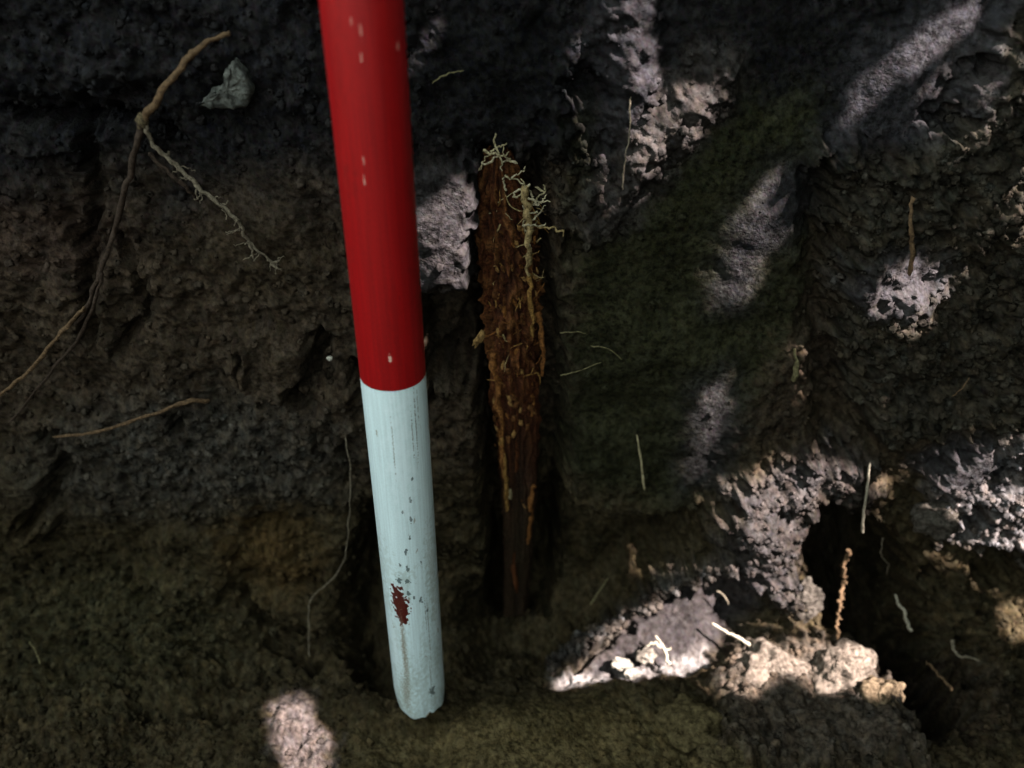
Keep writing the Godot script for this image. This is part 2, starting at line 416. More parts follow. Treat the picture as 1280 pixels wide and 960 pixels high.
	tint(w_poly([Vector2(0.1608, 0.1401), Vector2(0.1912, 0.1401), Vector2(0.2540, 0.0003), Vector2(0.2197, -0.0303), Vector2(0.1973, 0.0291), Vector2(0.1559, 0.0923)], 0.010, 1.4), Color(0.022, 0.017, 0.012), 0.9)
	push(w_blob(0.1324, 0.0428, 0.0161, 0.0121, 0.3), -0.012)
	# rough face at the right edge
	var face := w_poly([Vector2(0.2228, 0.1502), Vector2(0.2417, 0.1715), Vector2(0.2998, 0.2015), Vector2(0.3515, 0.0510), Vector2(0.2835, 0.0916), Vector2(0.2458, 0.0979)], 0.007, 2.0)
	push(face, 0.012); crumble(face, 1.1); tint(face, Color(0.115, 0.105, 0.101), 0.95)
	push(w_blob(0.2544, 0.1168, 0.0107, 0.0239, 0.3), -0.022)
	push(w_blob(0.2832, 0.0733, 0.0187, 0.0232, 0.3), -0.028)
	push(w_blob(0.2772, 0.0291, 0.0282, 0.0284, 0.3), 0.010)
	crumble(w_blob(0.2642, 0.0153, 0.0510, 0.0643, 0.4), 1.1)
	tint(w_blob(0.2518, -0.0050, 0.0450, 0.0436, 0.4, 0.0, 2.0), Color(0.030, 0.023, 0.016), 0.8)
	# left: plates, folds and cracks
	push(w_blob(-0.1167, 0.2173, 0.0222, 0.0225, 0.8, 0.0, 0.7), 0.012)
	crumble(w_blob(-0.1167, 0.2173, 0.0198, 0.0197, 0.6), 0.35)
	push(w_line([Vector2(-0.1264, 0.1931), Vector2(-0.1118, 0.1956), Vector2(-0.0984, 0.2149), Vector2(-0.0928, 0.2288)], 0.0050), -0.020)
	push(w_blob(-0.0903, 0.1881, 0.0123, 0.0303, 0.5), 0.005)
	push(w_blob(-0.0781, 0.2078, 0.0056, 0.0077, 0.3), -0.012)
	push(w_blob(-0.0892, 0.2256, 0.0086, 0.0073, 0.3), -0.014)
	push(w_blob(-0.1396, 0.2219, 0.0157, 0.0157, 0.75, 0.0, 0.8), 0.006)
	push(w_line([Vector2(-0.1461, 0.2078), Vector2(-0.1355, 0.2116), Vector2(-0.1298, 0.2265)], 0.0028), -0.008)
	push(w_blob(-0.0671, 0.1701, 0.0050, 0.0316, 0.3), -0.014)
	push(w_line([Vector2(-0.1012, 0.1727), Vector2(-0.1018, 0.1540)], 0.0024), -0.008)
	push(w_blob(-0.1860, 0.0796, 0.0326, 0.0293, 0.75, 0.2, 0.8), 0.007)
	push(w_blob(-0.1230, 0.0428, 0.0189, 0.0169, 0.7, 0.0, 0.8), 0.007)
	push(w_blob(-0.1875, 0.0055, 0.0274, 0.0171, 0.7, 0.0, 0.8), 0.008)
	push(w_blob(-0.2322, -0.0205, 0.0307, 0.0201, 0.7, 0.0, 0.8), 0.008)
	push(w_blob(-0.1965, 0.3297, 0.0203, 0.0089, 0.6), 0.008)
	push(w_line([Vector2(-0.2069, 0.3398), Vector2(-0.1845, 0.3365), Vector2(-0.1644, 0.3365)], 0.005), -0.012)
	push(w_blob(-0.1595, 0.3561, 0.0163, 0.0070, 0.5), 0.007)
	push(w_line([Vector2(-0.1779, 0.2818), Vector2(-0.1709, 0.2488), Vector2(-0.1927, 0.2219)], 0.004), -0.008)
	push(w_line([Vector2(-0.1604, 0.0622), Vector2(-0.1466, 0.0428), Vector2(-0.1225, 0.0337)], 0.004), -0.012)
	push(w_blob(-0.2774, 0.1286, 0.0308, 0.0349, 0.7, 0.0, 0.6), 0.012)
	crumble(w_blob(-0.2774, 0.1286, 0.0308, 0.0349, 0.6), 0.3)
	push(w_line([Vector2(-0.2957, 0.0998), Vector2(-0.2750, 0.1078), Vector2(-0.2554, 0.1257), Vector2(-0.2393, 0.1512), Vector2(-0.2432, 0.1701)], 0.0066), -0.018)
	push(w_line([Vector2(-0.1758, 0.3464), Vector2(-0.1808, 0.3227), Vector2(-0.1844, 0.3010), Vector2(-0.1956, 0.2698), Vector2(-0.2052, 0.2311)], 0.0060), -0.013)
	push(w_blob(-0.1950, 0.2857, 0.0094, 0.0156, 0.3), -0.008)
	push(w_blob(-0.1630, 0.3392, 0.0080, 0.0050, 0.3), -0.012)
	push(w_blob(-0.1460, 0.3314, 0.0054, 0.0075, 0.3), -0.013)
	push(w_blob(-0.1745, 0.1779, 0.0058, 0.0114, 0.3), -0.013)
	push(w_line([Vector2(-0.2427, 0.2496), Vector2(-0.2015, 0.2479), Vector2(-0.1479, 0.2496)], 0.003), -0.004)
	push(w_blob(-0.1352, 0.1078, 0.0162, 0.0085, 0.3), -0.012)
	push(w_blob(-0.1372, 0.0796, 0.0233, 0.0182, 0.4), 0.007)
	push(w_line([Vector2(-0.1433, 0.0291), Vector2(-0.1308, 0.0223), Vector2(-0.1129, 0.0105)], 0.004), -0.008)
	push(w_line([Vector2(-0.2223, 0.0733), Vector2(-0.2176, 0.0547), Vector2(-0.2035, 0.0475)], 0.004), -0.008)
	push(w_blob(-0.1635, -0.0154, 0.0159, 0.0071, 0.3), -0.010)
	push(w_blob(-0.2617, 0.0080, 0.0138, 0.0060, 0.3), -0.008)
	push(w_blob(-0.2125, 0.0382, 0.0897, 0.0570, 0.1), 0.014)
	push(w_blob(-0.1749, 0.3593, 0.0389, 0.0189, 0.2), 0.006)
	push(w_blob(-0.2336, 0.2030, 0.0483, 0.0292, 0.2), -0.005)
	push(w_blob(-0.0619, -0.0154, 0.0309, 0.0153, 0.5, 0.0, 0.4), 0.006)
	push(w_line([Vector2(-0.0889, 0.1621), Vector2(-0.0881, 0.1286)], 0.004), -0.006)
	push(w_blob(-0.1218, -0.0205, 0.0131, 0.0151, 0.4), 0.005)
	push(w_blob(-0.1038, -0.0375, 0.0111, 0.0123, 0.4), 0.005)
	tint(w_poly([Vector2(-0.1360, -0.0102), Vector2(-0.1265, -0.0024), Vector2(-0.1115, -0.0050), Vector2(-0.1038, -0.0230), Vector2(-0.0944, -0.0327), Vector2(-0.0926, -0.0558), Vector2(-0.1194, -0.0558), Vector2(-0.1290, -0.0351)], 0.006, 1.5), Color(0.070, 0.058, 0.054), 0.9)  # pool of sunlight painted in as a paler patch
	push(w_blob(0.0000, 0.0200, 0.0233, 0.0074, 0.3), 0.006)
	tint(w_line([Vector2(0.0446, 0.3921), Vector2(0.0496, 0.3227)], 0.022, 0.4), Color(0.030, 0.0285, 0.031), 0.95)
	tint(w_line([Vector2(0.0818, 0.3529), Vector2(0.0704, 0.3365), Vector2(0.0569, 0.3174), Vector2(0.0426, 0.2972)], 0.022, 0.4), Color(0.044, 0.039, 0.036), 0.95)
	crumble(w_blob(0.2336, 0.1594, 0.0255, 0.0216, 0.4), 0.08)
	tint(w_blob(0.2365, 0.1567, 0.0341, 0.0250, 0.4), Color(0.040, 0.038, 0.040), 0.9)  # sun patch brightened by a paler tint put into the soil

	# --- natural unevenness on top of it all
	var l1 := noise(FastNoiseLite.TYPE_SIMPLEX, 14.0, 3, 31)
	var l2 := noise(FastNoiseLite.TYPE_SIMPLEX, 75.0, 4, 32)
	l2.fractal_gain = 0.6
	var c1 := noise(FastNoiseLite.TYPE_CELLULAR, 130.0, 1, 33)
	var c2 := noise(FastNoiseLite.TYPE_CELLULAR, 330.0, 1, 34)
	var lighter := 0.98
	var l3 := noise(FastNoiseLite.TYPE_SIMPLEX, 34.0, 3, 36)
	var hue := noise(FastNoiseLite.TYPE_SIMPLEX, 120.0, 5, 35)
	hue.fractal_gain = 0.7
	for j in NS:
		for i in NX:
			var g := j * NX + i
			var p := profile(xs[i], ss[j])
			var r := rough[g]
			var q := p + Vector3(wob_x[g], wob_s[g], 0) * 1.2
			var d := disp[g] + l1.get_noise_3dv(p) * 0.007
			d += l2.get_noise_3dv(p) * (0.0002 + 0.0048 * r) + l3.get_noise_3dv(p) * 0.0075 * clampf(r - 0.2, 0.0, 1.0)
			d -= (c1.get_noise_3dv(q) + 0.5) * 0.0034 * r
			d -= (c2.get_noise_3dv(q) + 0.5) * 0.0015 * r
			pos[g] = p + outward(ss[j]) * d
			var t := 1.0 + hue.get_noise_3dv(p) * (0.22 + 0.95 * r) + l3.get_noise_3d(p.x, p.y * 1.3, p.z + 4.0) * 0.45
			t = maxf(t, 0.25)
			var w := hue.get_noise_3d(p.x + 3.0, p.y, p.z) * (0.05 + 0.13 * r)
			var c := tone[g]
			tone[g] = Color(c.r * t * (1.0 + w) * lighter, c.g * t * lighter, c.b * t * (1.0 - w) * lighter * 1.06)
	for j in NS:
		for i in NX:
			var dx := pos[j * NX + mini(i + 1, NX - 1)] - pos[j * NX + maxi(i - 1, 0)]
			var dy := pos[mini(j + 1, NS - 1) * NX + i] - pos[maxi(j - 1, 0) * NX + i]
			nor[j * NX + i] = dx.cross(dy).normalized()
	var cut_row := 0
	while ss[cut_row] < 0.03: cut_row += 1
	for part in [["pit_floor", 0, cut_row, "trodden olive brown earth floor of the pit"], ["earth_section", cut_row, NS - 1, "dark cut earth face of the pit behind the striped pole"]]:
		var j0: int = part[1]; var j1: int = part[2]
		var idx := PackedInt32Array()
		for j in j1 - j0:
			for i in NX - 1:
				var a := j * NX + i
				idx.append_array([a, a + NX, a + 1, a + 1, a + NX, a + NX + 1])
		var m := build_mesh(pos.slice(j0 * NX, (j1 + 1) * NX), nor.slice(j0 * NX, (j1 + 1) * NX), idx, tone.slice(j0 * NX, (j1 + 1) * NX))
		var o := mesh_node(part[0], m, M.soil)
		o.set_meta("kind", "structure"); o.set_meta("label", part[3])

# ---------------------------------------------------------------- the rest of the pit and the ground around it
func sheet(called: String, o: Vector3, u: Vector3, v: Vector3, nu: int, nv: int, amp: float, c: Color, label: String) -> void:
	var n := noise(FastNoiseLite.TYPE_SIMPLEX, 9.0, 4, 77)
	var rings := []; var cols := PackedColorArray()
	var up := u.cross(v).normalized()
	for j in nv + 1:
		var ring := PackedVector3Array()
		for i in nu + 1:
			var p := o + u * (float(i) / nu) + v * (float(j) / nv)
			ring.append(p + up * n.get_noise_3dv(p) * amp)
			var t := 1.0 + 0.5 * n.get_noise_3dv(p * 3.0)
			cols.append(Color(c.r * t, c.g * t, c.b * t))
		rings.append(ring)
	var w := mesh_node(called, rings_mesh(rings, cols, PackedVector2Array(), false), M.soil)
	w.set_meta("kind", "structure"); w.set_meta("label", label)

func make_surroundings() -> void:
	var c := Color(0.045, 0.036, 0.024)
	var x0 := xs[0] + 0.02; var x1 := xs[NX - 1] - 0.02
	var top := pos[(NS - 1) * NX + NX / 2].y - 0.01
	var zf := 0.92
	sheet("pit_wall", Vector3(x0, -0.02, zf), Vector3(0, 0, -zf - 0.12), Vector3(0, top + 0.03, 0), 40, 20, 0.02, c, "left earth wall of the pit")
	sheet("pit_wall", Vector3(x1, -0.02, -0.12), Vector3(0, 0, zf + 0.12), Vector3(0, top + 0.03, 0), 40, 20, 0.02, c, "right earth wall of the pit")
	sheet("pit_wall", Vector3(x1, -0.02, zf), Vector3(x0 - x1, 0, 0), Vector3(0, top + 0.03, 0), 40, 20, 0.02, c, "front earth wall of the pit")
	# the ground surface, four strips round the pit out to the horizon
	var g := Color(0.040, 0.042, 0.020)
	var far := 400.0
	sheet("ground", Vector3(-far, top, -0.06), Vector3(2 * far, 0, 0), Vector3(0, 0, -far), 60, 60, 0.0, g, "woodland ground behind the pit")
	sheet("ground", Vector3(-far, top, far), Vector3(2 * far, 0, 0), Vector3(0, 0, zf - far), 60, 60, 0.0, g, "woodland ground in front of the pit")
	sheet("ground", Vector3(-far, top, zf), Vector3(far + x0, 0, 0), Vector3(0, 0, -zf - 0.06), 60, 10, 0.0, g, "woodland ground left of the pit")
	sheet("ground", Vector3(x1, top, zf), Vector3(far - x1, 0, 0), Vector3(0, 0, -zf - 0.06), 60, 10, 0.0, g, "woodland ground right of the pit")

# ---------------------------------------------------------------- unseen leafy branches added before the sun, gaps shaped to its patches
const GU := 420
const CELL := 0.0025
var lit_polys := []
var lit_spots := []

func make_foliage() -> void:
	var su := sun_dir.cross(Vector3(0, 0, 1)).normalized()
	var sv := sun_dir.cross(su).normalized()
	var back := -sun_dir
	var mid := Vector3(0.02, 0.17, -0.03)
	var ou := su.dot(mid); var ov := sv.dot(mid)
	var n := GU * GU
	var depth := PackedFloat32Array(); depth.resize(n); depth.fill(-9.0)
	var lit := PackedByteArray(); lit.resize(NX * NS)
	for pts in lit_polys:
		var f := w_poly(pts, 0.0012, 0.5)
		var k := 0
		for j in range(f[2], f[3] + 1):
			for i in range(f[0], f[1] + 1):
				if f[4][k] > 0.5: lit[j * NX + i] = 1
				k += 1
	var at := PackedInt32Array(); at.resize(NX * NS)
	for g in NX * NS:
		var iu := int((su.dot(pos[g]) - ou) / CELL + GU * 0.5); var iv := int((sv.dot(pos[g]) - ov) / CELL + GU * 0.5)
		var c := -1
		if iu >= 0 and iv >= 0 and iu < GU and iv < GU:
			c = iv * GU + iu
			depth[c] = maxf(depth[c], back.dot(pos[g]))
		at[g] = c
	var votes := PackedInt32Array(); votes.resize(n)
	for g in NX * NS:
		var c := at[g]
		if c < 0 or back.dot(pos[g]) < depth[c] - 0.006: continue
		votes[c] += 3 if lit[g] else -2
	var gap := PackedByteArray(); gap.resize(n)
	for c in n: gap[c] = 1 if votes[c] > 0 else 0
	for sp in lit_spots:
		var p: Vector3 = sp[0]
		var cu := (su.dot(p) - ou) / CELL + GU * 0.5; var cv := (sv.dot(p) - ov) / CELL + GU * 0.5
		var r: float = sp[1] / CELL
		for v in range(maxi(0, int(cv - r)), mini(GU, int(cv + r) + 1)):
			for u in range(maxi(0, int(cu - r)), mini(GU, int(cu + r) + 1)):
				if Vector2(u - cu, v - cv).length() < r: gap[v * GU + u] = 1
	# the stake stays in the shade
	for yy in range(14, 31):
		for xx in [-0.009, -0.004, 0.001, 0.006, 0.011]:
			var p := Vector3(xx, yy * 0.01, -0.067)
			var cu := int((su.dot(p) - ou) / CELL + GU * 0.5); var cv := int((sv.dot(p) - ov) / CELL + GU * 0.5)
			for b in range(-2, 3):
				for a in range(-2, 3): gap[(cv + b) * GU + cu + a] = 0
	# distance to the nearest gap, by two sweeps
	var dist := PackedFloat32Array(); dist.resize(n)
	for c in n: dist[c] = 0.0 if gap[c] else 999.0
	for v in GU:
		for u in GU:
			var c := v * GU + u; var d := dist[c]
			if u > 0: d = minf(d, dist[c - 1] + 1.0)
			if v > 0: d = minf(d, dist[c - GU] + 1.0)
			if u > 0 and v > 0: d = minf(d, dist[c - GU - 1] + 1.414)
			if u < GU - 1 and v > 0: d = minf(d, dist[c - GU + 1] + 1.414)
			dist[c] = d
	for v in range(GU - 1, -1, -1):
		for u in range(GU - 1, -1, -1):
			var c := v * GU + u; var d := dist[c]
			if u < GU - 1: d = minf(d, dist[c + 1] + 1.0)
			if v < GU - 1: d = minf(d, dist[c + GU] + 1.0)
			if u < GU - 1 and v < GU - 1: d = minf(d, dist[c + GU + 1] + 1.414)
			if u > 0 and v < GU - 1: d = minf(d, dist[c + GU - 1] + 1.414)
			dist[c] = d
	# leaves wherever it is not a gap, large ones first
	var covered := PackedByteArray(); covered.resize(n)
	var spots := []
	var order := PackedInt32Array()
	for c in n: if not gap[c]: order.append(c)
	for k in range(order.size() - 1, 0, -1):
		var q := rng.randi() % (k + 1); var w := order[k]; order[k] = order[q]; order[q] = w
	for least in [12.0, 7.0, 4.0, 2.5, 1.2, 0.6]:
		for c in order:
			if covered[c] or dist[c] < least: continue
			var r := minf(dist[c], rng.randf_range(13.0, 20.0))
			if spots.size() > 24000: break
			var u := c % GU; var v := c / GU
			for b in range(maxi(0, int(v - r)), mini(GU, int(v + r) + 2)):
				for a in range(maxi(0, int(u - r)), mini(GU, int(u + r) + 2)):
					if (a - u) * (a - u) + (b - v) * (b - v) < r * r * 0.56: covered[b * GU + a] = 1
			spots.append(Vector3(u, v, r))
	var w0 := back.dot(Vector3(0.21, 0.37, -0.04)) + 0.48
	var leaf := leaf_mesh()
	var mm := MultiMesh.new(); mm.transform_format = MultiMesh.TRANSFORM_3D; mm.use_colors = true; mm.mesh = leaf
	mm.instance_count = spots.size()
	var basis_sun := Basis(su, back, su.cross(back))
	for k in spots.size():
		var s: Vector3 = spots[k]
		var p := su * (ou + (s.x + 0.5 - GU * 0.5) * CELL) + sv * (ov + (s.y + 0.5 - GU * 0.5) * CELL) + back * (w0 + (rng.randf() * 0.22 if s.z > 6.0 else rng.randf() * 0.03))
		var b := basis_sun * Basis(Vector3.UP, rng.randf() * TAU) * Basis(Vector3.RIGHT, rng.randf_range(-0.3, 0.3))
		mm.set_instance_transform(k, Transform3D(b.scaled_local(Vector3.ONE * s.z * CELL * 0.90), p))
		var t := rng.randf_range(0.6, 1.2)
		mm.set_instance_color(k, Color(0.045 * t, 0.085 * t, 0.02 * t))
	var centre := su * ou + sv * ov + back * (w0 + 0.12)
	var bush := thing("added_shade_bush", "unseen leafy bush added over the right edge of the pit, gaps shaped to the sun patches", "bush", Vector3.ZERO)
	var mi := MultiMeshInstance3D.new(); mi.multimesh = mm; mi.name = "leaves"; mi.set_meta("kind", "stuff")
	var lm := StandardMaterial3D.new(); lm.vertex_color_use_as_albedo = true; lm.roughness = 0.6
	lm.cull_mode = BaseMaterial3D.CULL_DISABLED
	mi.material_override = lm
	bush.add_child(mi, true)
	var grown := 0
	for k in 600:
		if grown >= 8: break
		var e := centre + su * rng.randf_range(-0.5, 0.5) + sv * rng.randf_range(-0.5, 0.5) + back * 0.12
		var root := Vector3(1.35, 0.5, 0.25)
		var pts := [root, root.lerp(e, 0.35) + Vector3(0.1, 0.35, 0), root.lerp(e, 0.75) + Vector3(0.05, 0.22, 0), e]
		var clear := true
		for p in curve(pts, 60):
			var iu := int((su.dot(p) - ou) / CELL + GU * 0.5); var iv := int((sv.dot(p) - ov) / CELL + GU * 0.5)
			if iu >= 0 and iv >= 0 and iu < GU and iv < GU and dist[iv * GU + iu] < 6.0: clear = false
		if not clear: continue
		grown += 1
		mesh_node("branch", tube(pts, 0.012, 0.003, 7, 0.1), M.bark, bush)

func leaf_mesh() -> ArrayMesh:
	# a rounded leaf, radius 1, lying across the sun's rays and slightly folded
	var v := PackedVector3Array(); var nn := PackedVector3Array(); var idx := PackedInt32Array(); var cc := PackedColorArray()
	v.append(Vector3(0, 0.12, 0)); nn.append(Vector3.UP); cc.append(Color(1, 1, 1))
	for k in 12:
		var a := TAU * k / 12
		var r := 1.0 if k != 0 else 1.12
		if k % 2: r = 0.9
		v.append(Vector3(cos(a) * r, 0.05 * sin(2 * a), sin(a) * r)); nn.append(Vector3.UP); cc.append(Color(1, 1, 1))
		idx.append_array([0, 1 + k, 1 + (k + 1) % 12])
	return build_mesh(v, nn, idx, cc)

# ---------------------------------------------------------------- the striped pole
func paint(w: int, h: int, base: Color, sd: int, streak: float) -> Image:
	var im := Image.create(w, h, false, Image.FORMAT_RGB8)
	var a := noise(FastNoiseLite.TYPE_SIMPLEX, 0.02, 4, sd)
	var b := noise(FastNoiseLite.TYPE_SIMPLEX, 0.09, 3, sd + 1)
	for y in h:
		for x in w:
			var t := 1.0 + streak * a.get_noise_2d(x * 3.0, y * 0.12) + 0.5 * streak * b.get_noise_2d(x, y)
			im.set_pixel(x, y, Color(base.r * t, base.g * t, base.b * t).clamp())
	return im

# a worn mark, or the painted glare, of its own shape: centre and radii in texture shares (u round the pole, v down the band)
func mark(im: Image, u: float, v: float, ru: float, rv: float, c: Color, strength := 1.0, sd := 5, ragged := 0.7, freq := 0.09, edge := 0.8) -> void:
	var w := im.get_width(); var h := im.get_height()
	var n := noise(FastNoiseLite.TYPE_SIMPLEX, freq, 2, sd)
	for y in range(maxi(0, int((v - rv * 1.6) * h)), mini(h, int((v + rv * 1.6) * h) + 1)):
		for x in range(maxi(0, int((u - ru * 1.6) * w)), mini(w, int((u + ru * 1.6) * w) + 1)):
			var d := Vector2((float(x) / w - u) / ru, (float(y) / h - v) / rv).length() + ragged * n.get_noise_2d(x, y)
			var k := (1.0 - smoothstep(edge, 1.05, d)) * strength
			if k > 0.0: im.set_pixel(x, y, im.get_pixel(x, y).lerp(c, k))

func band(y0: float, y1: float, r: float, ragged_end: bool) -> ArrayMesh:
	var sides := 64; var rows := 30
	var rings := []; var uv := PackedVector2Array()
	var levels := []
	for j in rows + 1: levels.append(float(j) / rows)
	for j in rows + 1:
		var f: float = levels[j]
		var ring := PackedVector3Array()
		for i in sides + 1:
			var a := TAU * (float(i) / sides - 0.5)
			var low := y0
			var rr := r
			if ragged_end:
				low += worn(a)
				rr -= 0.0005 * (1.0 - smoothstep(0.0, 0.008, f)) + 0.0004 * exp(-pow((a - 0.41) / 0.03, 2)) * (1.0 - smoothstep(0.0, 0.05, f)) * 3.0
			ring.append(Vector3(sin(a) * rr, lerpf(low, y1, f), cos(a) * rr))
			uv.append(Vector2(float(i) / sides, 1.0 - f))
		rings.append(ring)
	return rings_mesh(rings, PackedColorArray(), uv, false)

func worn(a: float) -> float:       # the foot of the pole is knocked uneven, with a split on its right
	return 0.0014 * smoothstep(0.36, 0.46, a) * (1.0 - smoothstep(1.8, 2.6, a)) + 0.0065 * (1.0 - smoothstep(-1.3, -0.3, a)) * smoothstep(-2.6, -1.8, a) + 0.0030 * exp(-pow((a - 0.50) / 0.09, 2)) + 0.0008 * sin(a * 9.0)

func make_pole() -> void:
	var foot := 0.0120; var joint := 0.2240; var r := 0.0135
	var pole := thing("ranging_pole", "red and white banded survey pole standing upright on the pit floor", "survey pole", Vector3(-0.05, 0, 0))
	pole.rotation.z = -0.0045
	# red band
	var red := paint(768, 1024, Color(0.54, 0.032, 0.050), 3, 0.10)
	var y1 := 0.4300
	var chip := Color(0.85, 0.72, 0.66)
	for e in [[Vector2(0.5116, 0.3607), 0.0022, 0.0026], [Vector2(0.5051, 0.3525), 0.0024, 0.0015], [Vector2(0.4780, 0.3183), 0.0020, 0.0018], [Vector2(0.4733, 0.3115), 0.0022, 0.0020], [Vector2(0.5165, 0.2390), 0.0080, 0.0021], [Vector2(0.4795, 0.3635), 0.0016, 0.0012], [Vector2(0.6636, 0.3546), 0.0040, 0.0013], [Vector2(0.2831, 0.2846), 0.0014, 0.0010]]:
		var p: Vector2 = e[0]
		mark(red, p.x, (y1 - p.y) / (y1 - joint), e[1] * 0.85, e[2] / (y1 - joint) * 1.05, chip, 0.9, int(p.y * 9999), 0.5)
	for e in [[Vector2(0.5831, 0.3486), 0.009, 0.0012], [Vector2(0.6772, 0.3233), 0.006, 0.0040], [Vector2(0.6687, 0.3136), 0.005, 0.0020], [Vector2(0.5650, 0.3375), 0.004, 0.0060], [Vector2(0.6135, 0.2784), 0.004, 0.0080]]:
		var p: Vector2 = e[0]
		mark(red, p.x, (y1 - p.y) / (y1 - joint), e[1], e[2] / (y1 - joint), Color(0.55, 0.20, 0.20), 0.30, int(p.y * 7777), 1.0)
	for k in 26:
		mark(red, rng.randf(), rng.randf(), rng.randf_range(0.001, 0.003), rng.randf_range(0.001, 0.012), Color(0.32, 0.02, 0.03), 0.45, k, 0.6)
	for k in 26:
		mark(red, 0.25 + 0.5 * rng.randf(), rng.randf(), rng.randf_range(0.015, 0.05), rng.randf_range(0.02, 0.08), [Color(0.40, 0.05, 0.05), Color(0.60, 0.06, 0.06), Color(0.42, 0.16, 0.13)][k % 3], rng.randf_range(0.10, 0.28), k + 900, 1.3, 0.03, 0.4)
	var rm := StandardMaterial3D.new(); rm.albedo_texture = ImageTexture.create_from_image(red)
	rm.roughness = 0.42; rm.metallic_specular = 0.45
	mesh_node("red_band", band(joint, y1, r, false), rm, pole)
	# white band
	var white := paint(768, 1536, Color(0.81, 0.88, 0.905), 8, 0.055)
	var span_y := joint - foot
	var grime := Color(0.40, 0.42, 0.40)
	for e in [[Vector2(0.4956, 0.1952), 0.003, 0.012], [Vector2(0.6199, 0.2049), 0.003, 0.014], [Vector2(0.5965, 0.1996), 0.003, 0.010], [Vector2(0.6392, 0.2142), 0.002, 0.008], [Vector2(0.6096, 0.0716), 0.0022, 0.026], [Vector2(0.5959, 0.0899), 0.002, 0.010], [Vector2(0.5989, 0.0413), 0.0022, 0.012]]:
		var p: Vector2 = e[0]
		mark(white, p.x, (joint - p.y) / span_y, e[1], e[2] / span_y, grime, 0.75, int(p.y * 8888), 1.1)
	for e in [[Vector2(0.5557, 0.1658), 0.005, 0.0016], [Vector2(0.5507, 0.1542), 0.005, 0.0018], [Vector2(0.5384, 0.1438), 0.004, 0.0014], [Vector2(0.5146, 0.1352), 0.006, 0.0018], [Vector2(0.4729, 0.1269), 0.004, 0.0014], [Vector2(0.5143, 0.1239), 0.006, 0.0020], [Vector2(0.4598, 0.1172), 0.010, 0.0022], [Vector2(0.5082, 0.1161), 0.008, 0.0018], [Vector2(0.5063, 0.1080), 0.007, 0.0016], [Vector2(0.5348, 0.1044), 0.004, 0.0012], [Vector2(0.5693, 0.1012), 0.005, 0.0016], [Vector2(0.5775, 0.0992), 0.004, 0.001], [Vector2(0.5922, 0.1253), 0.003, 0.001], [Vector2(0.6083, 0.0920), 0.004, 0.001], [Vector2(0.6029, 0.0306), 0.012, 0.0034], [Vector2(0.5771, 0.1765), 0.003, 0.001], [Vector2(0.5132, 0.1595), 0.003, 0.001]]:
		var p: Vector2 = e[0]
		mark(white, p.x, (joint - p.y) / span_y, e[1] * 1.5, e[2] * 0.95 / span_y, Color(0.30, 0.35, 0.36), 0.85, int(p.y * 66666), 0.9, 0.05)
	var bare := Color(0.30, 0.105, 0.085)
	for e in [[Vector2(0.4406, 0.1071), 0.036, 0.0050], [Vector2(0.4535, 0.0998), 0.044, 0.0066], [Vector2(0.4563, 0.0920), 0.036, 0.0056]]:
		var p: Vector2 = e[0]
		mark(white, p.x, (joint - p.y) / span_y, e[1], e[2] / span_y, bare, 1.0, int(p.y * 5555), 0.7, 0.035, 0.97)
	for e in [[Vector2(0.4507, 0.0745), 0.012, 0.018], [Vector2(0.4527, 0.0533), 0.014, 0.018], [Vector2(0.4335, 0.0314), 0.022, 0.012]]:
		var p: Vector2 = e[0]
		mark(white, p.x, (joint - p.y) / span_y, e[1], e[2] / span_y, Color(0.50, 0.46, 0.40), 0.6, int(p.y * 4444), 1.1)
	for k in 60:
		mark(white, rng.randf(), rng.randf(), rng.randf_range(0.001, 0.0025), rng.randf_range(0.002, 0.03), Color(0.55, 0.58, 0.56), rng.randf_range(0.15, 0.5), k + 100, 0.8)
	for k in 12:
		mark(white, rng.randf(), 1.0 - rng.randf() * 0.03, rng.randf_range(0.02, 0.05), rng.randf_range(0.004, 0.012), Color(0.32, 0.28, 0.20), rng.randf_range(0.15, 0.4), k + 300, 1.0)
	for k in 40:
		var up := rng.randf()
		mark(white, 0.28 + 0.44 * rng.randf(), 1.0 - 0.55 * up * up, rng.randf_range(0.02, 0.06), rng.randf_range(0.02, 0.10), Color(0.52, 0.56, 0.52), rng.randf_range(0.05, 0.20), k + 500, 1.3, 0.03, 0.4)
	mark(white, 0.53, 0.16, 0.10, 0.22, Color(0.88, 0.93, 0.96), 0.45, 77, 0.6, 0.02, 0.1)  # painted glare: a paler patch near the top of the band
	for k in 9:
		mark(white, 0.30 + 0.4 * rng.randf(), rng.randf_range(0.1, 0.95), rng.randf_range(0.003, 0.008), rng.randf_range(0.003, 0.008), Color(0.45, 0.42, 0.36), 0.5, k + 700, 1.0, 0.05)
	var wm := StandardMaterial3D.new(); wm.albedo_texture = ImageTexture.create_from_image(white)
	wm.roughness = 0.38; wm.metallic_specular = 0.5
	wm.normal_enabled = true; wm.normal_texture = bump_texture(5, 0.02, 0.5, 1.5); wm.uv1_scale = Vector3.ONE
	wm.normal_scale = 0.3
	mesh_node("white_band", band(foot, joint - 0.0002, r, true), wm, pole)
	# end grain closing the foot
	var v := PackedVector3Array(); var nn := PackedVector3Array(); var idx := PackedInt32Array()
	v.append(Vector3(0, foot + 0.0035, 0)); nn.append(Vector3.DOWN)
	for i in 48:
		var a := TAU * i / 48.0
		var aa := a if a < PI else a - TAU
		v.append(Vector3(sin(aa) * (r - 0.0006), foot + worn(aa), cos(aa) * (r - 0.0006))); nn.append(Vector3.DOWN)
		idx.append_array([0, 1 + i, 1 + (i + 1) % 48])
	mesh_node("foot_end", build_mesh(v, nn, idx), plain(Color(0.28, 0.22, 0.15), 0.9), pole)
